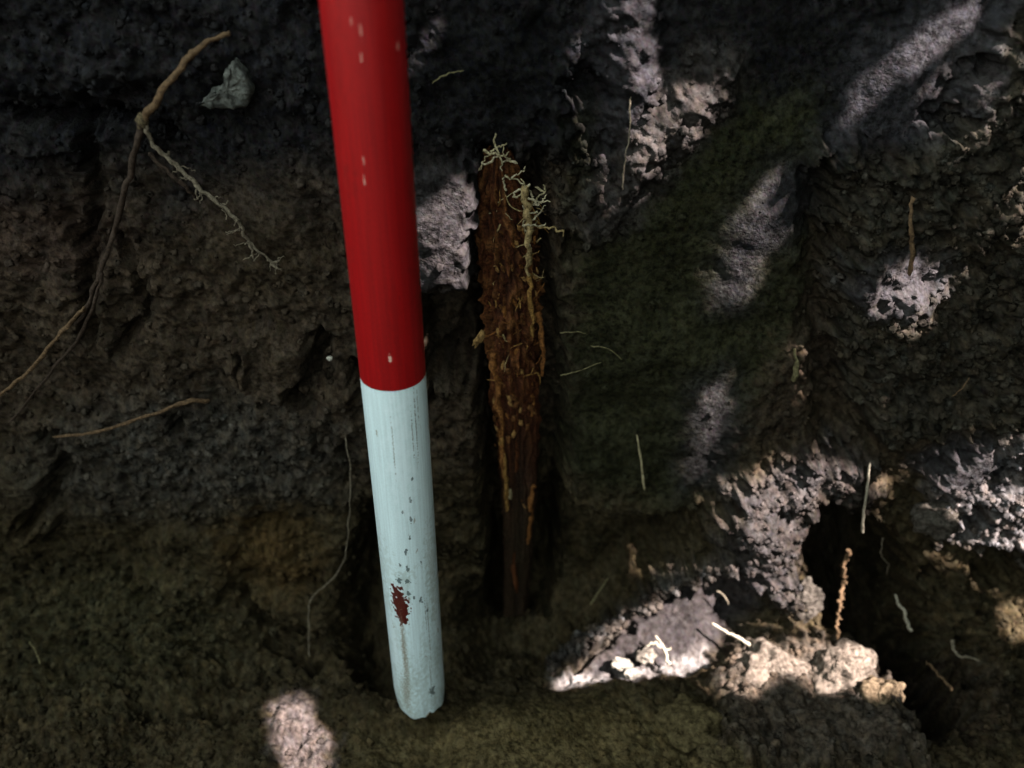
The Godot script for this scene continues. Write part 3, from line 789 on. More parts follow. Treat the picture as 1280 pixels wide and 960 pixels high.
	# the pole goes on above the picture
	var w2 := StandardMaterial3D.new(); w2.albedo_texture = wm.albedo_texture; w2.roughness = 0.38
	mesh_node("white_band", band(y1 + 0.0002, y1 + 0.20, r, false), w2, pole)
	var tip := PackedVector3Array(); var rings := []
	for e in [[r, 0.0], [r * 0.98, 0.002], [r * 0.6, 0.004], [0.0005, 0.0045]]:
		tip = PackedVector3Array()
		for i in 32: tip.append(Vector3(sin(TAU * i / 32.0) * e[0], y1 + 0.2 + e[1], cos(TAU * i / 32.0) * e[0]))
		rings.append(tip)
	mesh_node("end_cap", rings_mesh(rings), rm, pole)

# ---------------------------------------------------------------- the rotten stake
func make_stake() -> void:
	var st := thing("wooden_stake", "decayed rust brown wooden stake in its slot with frayed pale fibres on top", "wooden stake", Vector3(0.0005, -0.006, -0.078))
	var grain := noise(FastNoiseLite.TYPE_SIMPLEX, 1.0, 4, 51)
	grain.fractal_gain = 0.65
	var pits := noise(FastNoiseLite.TYPE_CELLULAR, 1.0, 1, 52)
	var sides := 90; var rows := 260; var high := 0.299
	var rings := []; var cols := PackedColorArray()
	for j in rows + 1:
		var t := float(j) / rows
		var y := t * high
		var r := lerpf(0.0072, 0.0124, smoothstep(0.0, 0.75, t))
		r *= sqrt(clampf(1.0 - pow(maxf(0.0, (t - 0.83) / 0.175), 2.6), 0.0, 1.0))
		var cx := lerpf(0.0015, 0.0, t) - 0.0048 * smoothstep(0.76, 1.0, t) + 0.0022 * sin(t * 5.0)
		var ring := PackedVector3Array()
		for i in sides:
			var a := TAU * i / sides
			var d := Vector3(sin(a), 0, cos(a))
			var gx := sin(a) * 4.0; var gz := cos(a) * 4.0
			var g := grain.get_noise_3d(gx * 1.6, y * 14.0, gz * 1.6)
			var k := grain.get_noise_3d(gx * 0.7 + 20.0, y * 60.0, gz * 0.7)
			var pt := pits.get_noise_3d(gx * 1.2, y * 170.0, gz * 1.2) + 0.5
			var upper := smoothstep(0.45, 0.75, t)
			var rr := r * (1.0 + 0.26 * g + (0.12 + 0.34 * upper) * k - 0.16 * pt)
			rr *= 1.0 - 0.5 * smoothstep(0.93, 1.0, t) * clampf(0.5 + grain.get_noise_2d(gx * 3.0, gz * 3.0) * 2.0, 0.0, 1.0)
			# the lower half has rotted to a hollow trough between two ribs
			var front := exp(-pow((wrapf(a, -PI, PI) - 0.15 + 0.25 * k) / 0.62, 2))
			rr *= 1.0 - 0.42 * front * (1.0 - smoothstep(0.42, 0.62, t))
			ring.append(Vector3(cx, y, 0) + d * rr)
			var rustc := Color(0.050, 0.015, 0.008).lerp(Color(0.125, 0.038, 0.014), clampf(0.5 + g * 1.3, 0.0, 1.0))
			rustc = rustc.lerp(Color(0.035, 0.018, 0.010), front * 0.7 * (1.0 - smoothstep(0.42, 0.62, t)))
			rustc = rustc.lerp(Color(0.20, 0.088, 0.030), clampf(k * 2.0, 0.0, 0.75) * upper)
			rustc = rustc.lerp(Color(0.045, 0.022, 0.014), clampf(-k * 2.0, 0.0, 0.8) * upper)
			rustc = rustc.lerp(Color(0.03, 0.024, 0.016), (1.0 - smoothstep(0.22, 0.58, t)) * 0.78)  # shade on the lower half painted into the colour
			cols.append(rustc)
		rings.append(ring)
	mesh_node("stake_body", rings_mesh(rings, cols), M.rotten, st)
	var o := st.position
	# long splinters that still stand on its face
	for e in [[[Vector3(0.0052, 0.2797, -0.0635), Vector3(0.0068, 0.2655, -0.0635), Vector3(0.0076, 0.2500, -0.0635), Vector3(0.0074, 0.2353, -0.0645)], 0.0016, 0.0011, "fibre"],
			[[Vector3(0.0078, 0.2374, -0.0645), Vector3(0.0087, 0.2200, -0.0655), Vector3(0.0109, 0.2017, -0.0665)], 0.0014, 0.0008, "fibre_gold"],
			[[Vector3(-0.0095, 0.1925, -0.0665), Vector3(-0.0077, 0.1727, -0.0675), Vector3(-0.0059, 0.1415, -0.0685), Vector3(-0.0040, 0.1077, -0.0695)], 0.0016, 0.0012, "flake"],
			[[Vector3(-0.0055, 0.1389, -0.0685), Vector3(-0.0035, 0.1142, -0.0685), Vector3(-0.0027, 0.0842, -0.0695)], 0.0014, 0.0010, "fibre_gold"],
			[[Vector3(0.0107, 0.1015, -0.0735), Vector3(0.0105, 0.0806, -0.0735), Vector3(0.0094, 0.0555, -0.0735)], 0.0016, 0.0010, "flake"],
			[[Vector3(0.0000, 0.0745, -0.0735), Vector3(0.0009, 0.0490, -0.0735), Vector3(0.0024, 0.0226, -0.0667)], 0.0013, 0.0010, "rust"],
			[[Vector3(-0.0122, 0.2736, -0.0715), Vector3(-0.0137, 0.2503, -0.0715), Vector3(-0.0137, 0.2296, -0.0715)], 0.0014, 0.0012, "rust"],
			[[Vector3(0.0131, 0.2139, -0.0685), Vector3(0.0146, 0.1953, -0.0695), Vector3(0.0163, 0.1750, -0.0715)], 0.0014, 0.0009, "flake"],
			[[Vector3(0.0004, 0.1600, -0.0715), Vector3(0.0021, 0.1393, -0.0715), Vector3(0.0026, 0.1109, -0.0725)], 0.0018, 0.0012, "rust"],
			[[Vector3(0.0115, 0.2593, -0.0645), Vector3(0.0172, 0.2606, -0.0625), Vector3(0.0236, 0.2577, -0.0605)], 0.0007, 0.0004, "fibre"]]:
		var pts: Array = e[0].map(func(p): return p - o)
		mesh_node("splinter", tube(pts, e[1], e[2], 7, 0.6, 0.0012, 10), M[e[3]], st)
	# curled pale fibres on the frayed top
	for e in [[Vector3(-0.0083, 0.2919, -0.0655), 9.0, 0.0012], [Vector3(-0.0041, 0.2968, -0.0655), 10.0, 0.0013], [Vector3(-0.0097, 0.2883, -0.0655), 7.0, 0.0013], [Vector3(-0.0021, 0.2908, -0.0645), 8.0, 0.0011], [Vector3(0.0042, 0.2775, -0.0635), 8.0, 0.0014], [Vector3(0.0070, 0.2768, -0.0635), 6.0, 0.0012], [Vector3(0.0099, 0.2712, -0.0635), 8.0, 0.0011], [Vector3(-0.0031, 0.2797, -0.0635), 5.0, 0.0014], [Vector3(0.0028, 0.2815, -0.0645), 6.0, 0.0010], [Vector3(0.0085, 0.2655, -0.0635), 6.0, 0.0010], [Vector3(0.0114, 0.2682, -0.0645), 6.0, 0.0012], [Vector3(-0.0062, 0.2947, -0.0655), 6.0, 0.0011], [Vector3(-0.0118, 0.2851, -0.0655), 8.0, 0.0012], [Vector3(0.0000, 0.2933, -0.0655), 6.0, 0.0010], [Vector3(0.0056, 0.2723, -0.0635), 9.0, 0.0011], [Vector3(0.0093, 0.2598, -0.0635), 8.0, 0.0010], [Vector3(0.0017, 0.2844, -0.0645), 9.0, 0.0010], [Vector3(0.0129, 0.2643, -0.0645), 7.0, 0.0009], [Vector3(0.0065, 0.2539, -0.0635), 8.0, 0.0009], [Vector3(0.0106, 0.2760, -0.0655), 7.0, 0.0011]]:
		var c: Vector3 = e[0] - o
		var l: float = e[1] * 0.00115
		var a0 := rng.randf() * TAU
		var pts := []
		var q := c - Vector3(cos(a0), sin(a0), 0) * l * 0.5
		for k in 5:
			pts.append(q)
			a0 += rng.randf_range(-0.7, 0.9)
			q += Vector3(cos(a0), sin(a0), rng.randf_range(-0.4, 0.4)) * l * 0.3
		mesh_node("fibre", tube(pts, e[2] * 0.5, e[2] * 0.22, 6, 0.4, 0.0006, 5), M.stake_fibre if rng.randf() < 0.5 else M.straw, st)
	for k in 54:
		var t := pow(rng.randf(), 1.3)
		var yy := lerpf(0.282, 0.177, t)
		var a := rng.randf_range(-1.1, 1.2) + 0.1
		var rr := 0.0122 + rng.randf_range(0.0, 0.0015)
		var c := Vector3(sin(a) * rr, yy, cos(a) * rr)
		var d := Vector3(rng.randf_range(-0.7, 0.7), rng.randf_range(-1, 1), rng.randf_range(0.0, 0.4)).normalized()
		var l := rng.randf_range(0.002, 0.0075)
		var bend := Vector3(rng.randf_range(-1, 1), rng.randf_range(-1, 1), 0.3) * l * 0.35
		var w := rng.randf_range(0.00022, 0.0006)
		var kind: String = ["fibre_gold", "flake", "fibre", "fibre_gold"][rng.randi() % 4] if t > 0.25 else ["fibre", "fibre_gold", "straw"][rng.randi() % 3]
		mesh_node("fibre", tube([c - d * l, c + bend, c + d * l], w, w * 0.5, 5, 0.5, 0.0006, 4, 0.5), M[kind], st)
	# crumbled flakes of rotten wood clinging to the upper part
	var fl := [lump(Vector3(0.0011, 0.0030, 0.0008), 3, 9, 6, 0.7, 0.4, Color(0.25, 0.105, 0.03)), lump(Vector3(0.0012, 0.0024, 0.0008), 4, 9, 6, 0.7, 0.4, Color(0.34, 0.19, 0.07)), lump(Vector3(0.0013, 0.0019, 0.0007), 6, 9, 6, 0.7, 0.4, Color(0.15, 0.065, 0.022))]
	for k in 106:
		var yy := rng.randf_range(0.142, 0.270) if k < 102 else rng.randf_range(0.07, 0.14)
		var a := rng.randf_range(-1.2, 1.0)
		var rr := 0.0120 + rng.randf_range(-0.0008, 0.0012) - (0.004 if yy < 0.13 else 0.0)
		var f := mesh_node("flake", fl[rng.randi() % 3], M.rotten, st)
		f.transform = Transform3D(Basis(Vector3.UP, a) * Basis(Vector3.BACK, rng.randf_range(-0.7, 0.7)) * Basis(Vector3.RIGHT, rng.randf_range(-0.6, 0.6)).scaled(Vector3.ONE * rng.randf_range(0.45, 1.1)), Vector3(sin(a) * rr + 0.001, yy, cos(a) * rr))
	var big := mesh_node("loose_chip", lump(Vector3(0.0020, 0.0046, 0.0014), 8, 14, 9, 0.6, 0.4, Color(0.36, 0.22, 0.09)), M.rotten, st)
	big.position = Vector3(-0.0160, 0.2009, -0.0655) - o; big.rotation = Vector3(0, 0.3, -0.6)
	var chip := mesh_node("loose_chip", lump(Vector3(0.0014, 0.0036, 0.0012), 9, 14, 9, 0.6, 0.4, Color(0.40, 0.33, 0.20)), M.rotten, st)
	chip.position = Vector3(-0.0013, 0.0973, -0.0695) - o

# ---------------------------------------------------------------- roots, straws, stones, clods
func along(pts: Array, lift: float) -> Array:
	return pts.map(func(p): return p)

func strand(called: String, label: String, category: String, pts: Array, r0: float, r1: float, mat: String, wander := 0.001, group := "") -> MeshInstance3D:
	var o: Vector3 = pts[0]
	var m := mesh_node(called, tube(pts.map(func(p): return p - o), r0, r1, 7, 0.35, wander, 8), M[mat])
	m.position = o
	tag(m, label, category, group)
	return m

func make_roots() -> void:
	var o: Vector3 = Vector3(-0.1483, 0.3130, -0.0490)
	var r := thing("forked_root", "thin forked brown root hanging across the upper left of the section", "root", o)
	var b := func(pts: Array, r0: float, r1: float, mat: String, called: String): mesh_node(called, tube(pts.map(func(p): return p - o), r0, r1, 8, 0.28, 0.0007, 8), M[mat], r)
	b.call([Vector3(-0.1102, 0.3450, -0.0590), Vector3(-0.1175, 0.3417, -0.0550), Vector3(-0.1247, 0.3373, -0.0510), Vector3(-0.1330, 0.3290, -0.0480), Vector3(-0.1415, 0.3199, -0.0470), Vector3(-0.1484, 0.3123, -0.0490)], 0.0010, 0.0016, "root_tan", "main_root")
	b.call([Vector3(-0.1477, 0.3139, -0.0480), Vector3(-0.1521, 0.3048, -0.0490), Vector3(-0.1617, 0.2856, -0.0520), Vector3(-0.1725, 0.2659, -0.0540), Vector3(-0.1844, 0.2442, -0.0550), Vector3(-0.1980, 0.2229, -0.0540), Vector3(-0.2052, 0.2144, -0.0540)], 0.0014, 0.0008, "root_dark", "root_branch")
	b.call([Vector3(-0.1966, 0.2252, -0.0530), Vector3(-0.2053, 0.2174, -0.0510), Vector3(-0.2183, 0.2045, -0.0500), Vector3(-0.2324, 0.1908, -0.0510), Vector3(-0.2568, 0.1726, -0.0550)], 0.0009, 0.0008, "root_tan", "root_branch")
	b.call([Vector3(-0.1849, 0.2422, -0.0550), Vector3(-0.1907, 0.2296, -0.0540), Vector3(-0.2046, 0.2083, -0.0540), Vector3(-0.2272, 0.1846, -0.0570), Vector3(-0.2589, 0.1523, -0.0610)], 0.0009, 0.0006, "root_dark", "root_branch")
	b.call([Vector3(-0.1476, 0.3117, -0.0480), Vector3(-0.1469, 0.3035, -0.0500), Vector3(-0.1417, 0.2957, -0.0510), Vector3(-0.1350, 0.2877, -0.0520), Vector3(-0.1297, 0.2803, -0.0520), Vector3(-0.1232, 0.2730, -0.0530), Vector3(-0.1181, 0.2663, -0.0530), Vector3(-0.1168, 0.2591, -0.0540), Vector3(-0.1125, 0.2516, -0.0560), Vector3(-0.1070, 0.2426, -0.0590)], 0.0011, 0.0005, "root_pale", "root_branch")
	b.call([Vector3(-0.1512, 0.2977, -0.0550), Vector3(-0.1444, 0.2890, -0.0550), Vector3(-0.1386, 0.2812, -0.0560), Vector3(-0.1364, 0.2742, -0.0590)], 0.0011, 0.0006, "root_dark", "root_branch")
	var side := [Vector3(-0.1437, 0.2974, -0.0510), Vector3(-0.1390, 0.2930, -0.0510), Vector3(-0.1352, 0.2870, -0.0520), Vector3(-0.1320, 0.2828, -0.0520), Vector3(-0.1286, 0.2792, -0.0520), Vector3(-0.1252, 0.2752, -0.0530), Vector3(-0.1209, 0.2701, -0.0530), Vector3(-0.1180, 0.2648, -0.0530), Vector3(-0.1161, 0.2572, -0.0540), Vector3(-0.1135, 0.2520, -0.0560), Vector3(-0.1101, 0.2476, -0.0570), Vector3(-0.1086, 0.2447, -0.0580)]
	for k in side.size():
		var p: Vector3 = side[k]
		for q in 2:
			var d := Vector3(rng.randf_range(-0.7, 0.7), rng.randf_range(-1.0, 0.3), rng.randf_range(-0.4, 0.2)).normalized() * rng.randf_range(0.003, 0.008)
			b.call([p, p + d * 0.5 + Vector3(0.001, 0, 0), p + d], 0.0003, 0.00015, "root_pale", "rootlet")
	for e in [[Vector3(-0.1086, 0.2447, -0.0580), Vector3(-0.1045, 0.2479, -0.0580)], [Vector3(-0.1094, 0.2447, -0.0580), Vector3(-0.1050, 0.2410, -0.0590)], [Vector3(-0.1162, 0.2583, -0.0540), Vector3(-0.1160, 0.2468, -0.0570)], [Vector3(-0.1341, 0.2856, -0.0520), Vector3(-0.1354, 0.2766, -0.0550)]]:
		b.call([e[0], e[0].lerp(e[1], 0.5) + Vector3(0.001, 0, 0.001), e[1]], 0.0006, 0.0003, "root_pale", "rootlet")
	var knot := mesh_node("root_knot", lump(Vector3(0.0022, 0.0030, 0.0022), 17, 18, 12, 0.5, 0.4, Color(0.11, 0.085, 0.05)), M.rotten, r)
	knot.position = Vector3(-0.1484, 0.3123, -0.0490) - o

	strand("buried_root", "light brown root lying level across the grey earth at left", "root", [Vector3(-0.2376, 0.1448, -0.0600), Vector3(-0.2165, 0.1500, -0.0560), Vector3(-0.1938, 0.1578, -0.0550), Vector3(-0.1739, 0.1657, -0.0550), Vector3(-0.1618, 0.1692, -0.0570), Vector3(-0.1529, 0.1667, -0.0620)], 0.0007, 0.0012, "root_tan", 0.0006)
	strand("hanging_rootlet", "long hair-thin pale rootlet hanging down left of the white band", "rootlet", [Vector3(-0.0858, 0.1461, -0.0590), Vector3(-0.0856, 0.1230, -0.0580), Vector3(-0.0897, 0.0897, -0.0570), Vector3(-0.0950, 0.0611, -0.0550), Vector3(-0.1048, 0.0446, -0.0536), Vector3(-0.1169, 0.0327, -0.0511), Vector3(-0.1179, 0.0170, -0.0410), Vector3(-0.1169, 0.0069, -0.0310)], 0.0004, 0.0003, "root_pale", 0.0006)
	strand("straw", "bright pale straw standing above the dark burrow at right", "straw", [Vector3(0.1857, 0.1335, -0.0530), Vector3(0.1869, 0.1179, -0.0510), Vector3(0.1897, 0.0972, -0.0520), Vector3(0.1940, 0.0820, -0.0550)], 0.00059, 0.00074, "straw_white", 0.0003)
	strand("straw", "thin cream straw hanging on the smooth olive face right of the stake", "straw", [Vector3(0.0646, 0.1456, -0.0610), Vector3(0.0679, 0.1295, -0.0600), Vector3(0.0720, 0.1076, -0.0610)], 0.00044, 0.00059, "straw", 0.0002)
	strand("straw", "dull yellow straw in the dark undercut above the sunlit cut", "straw", [Vector3(0.0570, 0.0347, -0.0668), Vector3(0.0523, 0.0278, -0.0631), Vector3(0.0466, 0.0201, -0.0588)], 0.00037, 0.00052, "dull_straw", 0.0002)
	var tw := thing("knobbly_root", "knobbly brown rootlet hanging in front of the dark burrow", "root", Vector3(0.1909, 0.0671, -0.0590))
	var t := [Vector3(0.1909, 0.0671, -0.0590), Vector3(0.1909, 0.0514, -0.0570), Vector3(0.1908, 0.0364, -0.0526), Vector3(0.1882, 0.0256, -0.0442), Vector3(0.1865, 0.0175, -0.0347)]
	mesh_node("stem", tube(t.map(func(p): return p - tw.position), 0.0012, 0.0008, 8, 0.7, 0.0015, 12), M.root_tan, tw)
	for k in 9:
		var p: Vector3 = t[rng.randi() % 4].lerp(t[1 + rng.randi() % 4], 0.5) - tw.position
		mesh_node("root_stub", tube([p, p + Vector3(rng.randf_range(-1, 1), rng.randf_range(-0.4, 0.6), 0.4) * 0.003], 0.0007, 0.0003, 5, 0.3, 0.0, 3), M.root_tan, tw)
	strand("stick", "short cream stick leaning on the sunlit clods", "stick", [Vector3(0.1159, 0.0203, -0.0447), Vector3(0.1226, 0.0191, -0.0404), Vector3(0.1297, 0.0182, -0.0359), Vector3(0.1362, 0.0168, -0.0313)], 0.00074, 0.00104, "straw_white", 0.0004)
	var pr := thing("white_rootlet", "small white forked rootlet standing on the sunlit cut", "rootlet", Vector3(0.0902, 0.0046, -0.0271))
	for e in [[Vector3(0.0902, 0.0046, -0.0271), Vector3(0.0885, 0.0092, -0.0314), Vector3(0.0869, 0.0119, -0.0349), Vector3(0.0835, 0.0157, -0.0392)], [Vector3(0.0869, 0.0119, -0.0349), Vector3(0.0826, 0.0119, -0.0371), Vector3(0.0780, 0.0107, -0.0370)], [Vector3(0.0882, 0.0097, -0.0326), Vector3(0.0915, 0.0119, -0.0349)]]:
		mesh_node("rootlet_branch", tube(e.map(func(p): return p - pr.position), 0.0011, 0.0007, 6, 0.5, 0.0008, 6), M.straw_white, pr)
	strand("root_tip", "pale root tip poking out of the dark burrow at right", "root", [Vector3(0.2287, 0.0228, -0.0639), Vector3(0.2292, 0.0232, -0.0548), Vector3(0.2301, 0.0211, -0.0482), Vector3(0.2317, 0.0178, -0.0403)], 0.00067, 0.00126, "straw_white", 0.0008)
	strand("root_tip", "bent pale root tip on the rough earth at the right edge", "root", [Vector3(0.2536, 0.0160, -0.0360), Vector3(0.2533, 0.0141, -0.0274), Vector3(0.2585, 0.0144, -0.0249), Vector3(0.2648, 0.0130, -0.0238)], 0.00104, 0.00067, "root_pale", 0.0008)
	strand("root_tip", "brown slanting root end low in the right corner", "root", [Vector3(0.2387, 0.0062, -0.0292), Vector3(0.2400, 0.0083, -0.0198), Vector3(0.2424, 0.0090, -0.0128), Vector3(0.2448, 0.0080, -0.0072)], 0.00067, 0.00089, "root_tan", 0.0008)
	strand("twig", "short upright brown twig against the broken bank at upper right", "twig", [Vector3(0.1638, 0.2848, -0.0390), Vector3(0.1643, 0.2743, -0.0350), Vector3(0.1677, 0.2634, -0.0350), Vector3(0.1713, 0.2493, -0.0370)], 0.00074, 0.00096, "root_tan", 0.0006)
	strand("root_fibre", "thin upright root fibre on the sunlit rib right of the stake top", "rootlet", [Vector3(0.0479, 0.3208, -0.0550), Vector3(0.0479, 0.3051, -0.0530), Vector3(0.0471, 0.2933, -0.0530), Vector3(0.0471, 0.2809, -0.0550)], 0.00030, 0.00037, "root_pale", 0.0006)
	strand("root_fibre", "curved brown root fibre on the dark bank at far right", "rootlet", [Vector3(0.2151, 0.1768, -0.0510), Vector3(0.2175, 0.1820, -0.0490), Vector3(0.2206, 0.1876, -0.0510)], 0.00030, 0.00037, "root_tan", 0.0004)
	strand("straw", "dull yellow straw flat on the rough earth at lower left", "straw", [Vector3(-0.2757, 0.0186, -0.0327), Vector3(-0.2699, 0.0180, -0.0264), Vector3(-0.2656, 0.0144, -0.0204)], 0.00037, 0.00044, "dull_straw", 0.0003)
	strand("bark_flake", "small yellow flake stuck on the edge of the smooth face", "flake", [Vector3(0.1377, 0.1965, -0.0630), Vector3(0.1397, 0.1890, -0.0610), Vector3(0.1405, 0.1774, -0.0620)], 0.00059, 0.00163, "dull_straw", 0.0006)
	for e in [[[Vector3(0.0240, 0.1799, -0.0640), Vector3(0.0335, 0.1852, -0.0610), Vector3(0.0440, 0.1893, -0.0620)], "dull green grass blade, the lowest of three by the stake"], [[Vector3(0.0381, 0.1983, -0.0630), Vector3(0.0466, 0.1977, -0.0610), Vector3(0.0541, 0.1907, -0.0620)], "dull green grass blade, the topmost of three by the stake"], [[Vector3(0.0231, 0.2055, -0.0630), Vector3(0.0299, 0.2072, -0.0610), Vector3(0.0354, 0.2057, -0.0620)], "short dull grass blade, the nearest of three to the stake"]]:
		strand("grass_blade", e[1], "grass blade", e[0], 0.00037, 0.00022, "dull_straw", 0.0003, "dry grass blades beside the stake")
	strand("root_fibre", "fine green root fibre in the dark earth between pole and stake top", "rootlet", [Vector3(-0.0326, 0.3233, -0.0630), Vector3(-0.0258, 0.3280, -0.0610), Vector3(-0.0194, 0.3290, -0.0620)], 0.00030, 0.00030, "dull_straw", 0.0005)
	strand("root_fibre", "thin fibre drooping over the crack on the sunlit cut", "rootlet", [Vector3(0.1195, 0.0350, -0.0564), Vector3(0.1238, 0.0329, -0.0534), Vector3(0.1268, 0.0271, -0.0526)], 0.00044, 0.00030, "root_pale", 0.0004)
	strand("root_fibre", "hairy grey root fibre at the upper rim of the burrow", "rootlet", [Vector3(0.2098, 0.0726, -0.0610), Vector3(0.2102, 0.0621, -0.0590), Vector3(0.2170, 0.0518, -0.0610), Vector3(0.2189, 0.0420, -0.0623)], 0.00037, 0.00022, "root_pale", 0.0008)

func clod(called: String, label: String, category: String, at: Vector3, rad: Vector3, sd: int, c: Color, turn := 0.0, group := "", bumpy := 0.38, facets := 0.16) -> void:
	var big := rad.x > 0.008
	var m := mesh_node(called, lump(rad, sd, 72 if big else 34, 48 if big else 22, bumpy, facets, c), M.soil)
	m.position = at; m.rotation = Vector3(0.2, 0.4 * sin(sd), turn)
	tag(m, label, category, group)

func pale_stone() -> void:
	# an angular chip with a flat bottom edge and a broken front
	var outline := [Vector3(-0.1293, 0.3145, -0.0610), Vector3(-0.1233, 0.3203, -0.0610), Vector3(-0.1173, 0.3229, -0.0610), Vector3(-0.1155, 0.3292, -0.0610), Vector3(-0.1106, 0.3330, -0.0610), Vector3(-0.1070, 0.3280, -0.0610), Vector3(-0.1055, 0.3216, -0.0610), Vector3(-0.1087, 0.3158, -0.0610), Vector3(-0.1170, 0.3138, -0.0610)]
	var c := Vector3.ZERO
	for p in outline: c += p / outline.size()
	var n := noise(FastNoiseLite.TYPE_SIMPLEX, 260.0, 4, 71)
	var rings := []; var cols := PackedColorArray()
	for e in [[0.9, -0.012], [1.0, -0.003], [1.0, 0.0005], [0.93, 0.0022], [0.70, 0.0030], [0.45, 0.0026], [0.2, 0.0036], [0.01, 0.0038]]:
		var ring := PackedVector3Array()
		for i in outline.size():
			for k in 6:
				var q: Vector3 = (outline[i].lerp(outline[(i + 1) % outline.size()], k / 6.0) - c) * e[0]
				q.z += e[1]
				var d := n.get_noise_3dv(q + c)
				ring.append(q + Vector3(d, -d, d * 1.4) * 0.0013 + Vector3(0, 0, q.x * 0.16 * e[0]))
				var t := 1.0 + 1.1 * n.get_noise_3dv(q * 0.7)
				cols.append(Color(0.115 * t, 0.122 * t, 0.118 * t))
		ring.reverse()
		rings.append(ring)
	var m := mesh_node("pale_stone", rings_mesh(rings, cols), M.soil)
	m.position = c
	tag(m, "pale grey angular stone set in the dark topsoil at upper left", "stone")

func make_lumps() -> void:
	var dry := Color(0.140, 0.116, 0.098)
	pale_stone()
	clod("white_pebble", "tiny white pebble in the earth left of the red band", "pebble", Vector3(-0.0894, 0.1916, -0.0620), Vector3(0.0015, 0.0013, 0.0012), 72, Color(0.55, 0.53, 0.48))
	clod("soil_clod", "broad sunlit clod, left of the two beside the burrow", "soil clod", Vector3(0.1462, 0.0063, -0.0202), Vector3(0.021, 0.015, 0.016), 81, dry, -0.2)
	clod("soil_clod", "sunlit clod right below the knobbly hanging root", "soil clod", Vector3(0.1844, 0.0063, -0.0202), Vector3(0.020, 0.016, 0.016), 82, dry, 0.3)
	clod("soil_clod", "tan pointed clod at the right end of the sunlit heap", "soil clod", Vector3(0.2028, 0.0100, -0.0026), Vector3(0.014, 0.010, 0.010), 83, Color(0.13, 0.098, 0.066), -0.5)
	clod("soil_clod", "greyish upright clod above the cream stick, beside the burrow", "soil clod", Vector3(0.1678, 0.0290, -0.0514), Vector3(0.012, 0.018, 0.009), 84, Color(0.075, 0.066, 0.058), 0.2)
	clod("soil_clod", "olive crumbly clod on the floor in front of the sunlit cut", "soil clod", Vector3(0.0946, 0.0100, 0.0150), Vector3(0.016, 0.010, 0.013), 85, Color(0.105, 0.084, 0.044), 0.1)
	clod("soil_clod", "small olive clod at the front edge of the floor, lower right", "soil clod", Vector3(0.1097, 0.0080, 0.0324), Vector3(0.013, 0.008, 0.010), 86, Color(0.09, 0.072, 0.040), -0.4)
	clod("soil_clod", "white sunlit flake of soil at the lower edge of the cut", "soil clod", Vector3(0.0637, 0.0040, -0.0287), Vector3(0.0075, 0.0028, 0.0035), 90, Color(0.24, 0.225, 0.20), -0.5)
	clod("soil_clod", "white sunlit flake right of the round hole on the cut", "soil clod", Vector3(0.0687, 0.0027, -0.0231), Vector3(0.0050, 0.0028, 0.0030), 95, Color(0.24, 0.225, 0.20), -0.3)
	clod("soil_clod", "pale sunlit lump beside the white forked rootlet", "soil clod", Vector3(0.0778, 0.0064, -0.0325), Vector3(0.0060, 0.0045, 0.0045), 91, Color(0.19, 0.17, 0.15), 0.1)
	clod("soil_clod", "dark lump overhanging the burrow at the right edge", "soil clod", Vector3(0.2317, 0.0915, -0.0550), Vector3(0.012, 0.010, 0.009), 94, Color(0.07, 0.062, 0.054), 0.3)
	# crumbs, too many to count
	var shapes := []
	for k in 3:
		var m := lump(Vector3(1.0, 0.75, 0.85), 200 + k, 9, 6, 0.6, 0.5, Color(1, 1, 1))
		shapes.append([m, [], []])
	var made := 0
	var tries := 0
	while made < 15000 and tries < 150000:
		tries += 1
		var p := Vector2(rng.randf_range(-0.30, 0.31), rng.randf_range(-0.07, 0.40))
		var g := cell(p)
		var w := clampf((rough[g] - 0.35) * 0.9, 0.01, 1.0)
		if rng.randf() > w: continue
		var r := 0.0004 + 0.0022 * pow(rng.randf(), 4.0)
		if rough[g] > 1.3: r *= 1.15
		var s: Array = shapes[rng.randi() % 3]
		var b := Basis.from_euler(Vector3(rng.randf() * TAU, rng.randf() * TAU, rng.randf() * TAU)).scaled(Vector3.ONE * r)
		s[1].append(Transform3D(b, pos[g] + nor[g] * r * 0.25))
		var c := tone[g]; var t := rng.randf_range(0.8, 1.35)
		s[2].append(Color(c.r * t, c.g * t, c.b * t))
		made += 1
	var edge := [Vector2(0.0241, 0.0162), Vector2(0.0399, 0.0264), Vector2(0.0566, 0.0355), Vector2(0.0719, 0.0475), Vector2(0.0859, 0.0602), Vector2(0.1027, 0.0757), Vector2(0.1222, 0.0873)]
	for k in 260:
		var e := rng.randi() % 6
		var p: Vector2 = edge[e].lerp(edge[e + 1], rng.randf()) + Vector2(rng.randf_range(-1, 1), rng.randf_range(-1, 1)) * 0.0045
		var r := rng.randf_range(0.0007, 0.0026)
		var g := cell(p)
		var s: Array = shapes[rng.randi() % 3]
		s[1].append(Transform3D(Basis.from_euler(Vector3(rng.randf() * TAU, rng.randf() * TAU, 0)).scaled(Vector3.ONE * r), pos[g] + nor[g] * r * 0.5))
		var t := rng.randf_range(0.9, 1.5)
		s[2].append(Color(tone[g].r * t, tone[g].g * t, tone[g].b * t))
	for s in shapes:
		var mm := MultiMesh.new(); mm.transform_format = MultiMesh.TRANSFORM_3D; mm.use_colors = true; mm.mesh = s[0]
		mm.instance_count = s[1].size()
		for k in s[1].size():
			mm.set_instance_transform(k, s[1][k]); mm.set_instance_color(k, s[2][k])
		var mi := MultiMeshInstance3D.new(); mi.multimesh = mm; mi.material_override = M.soil
		mi.name = numbered("soil_crumbs"); add_child(mi, true)
		mi.set_meta("kind", "stuff"); tag(mi, "loose soil crumbs scattered over the cut earth", "soil crumbs", "loose crumbs on the earth")

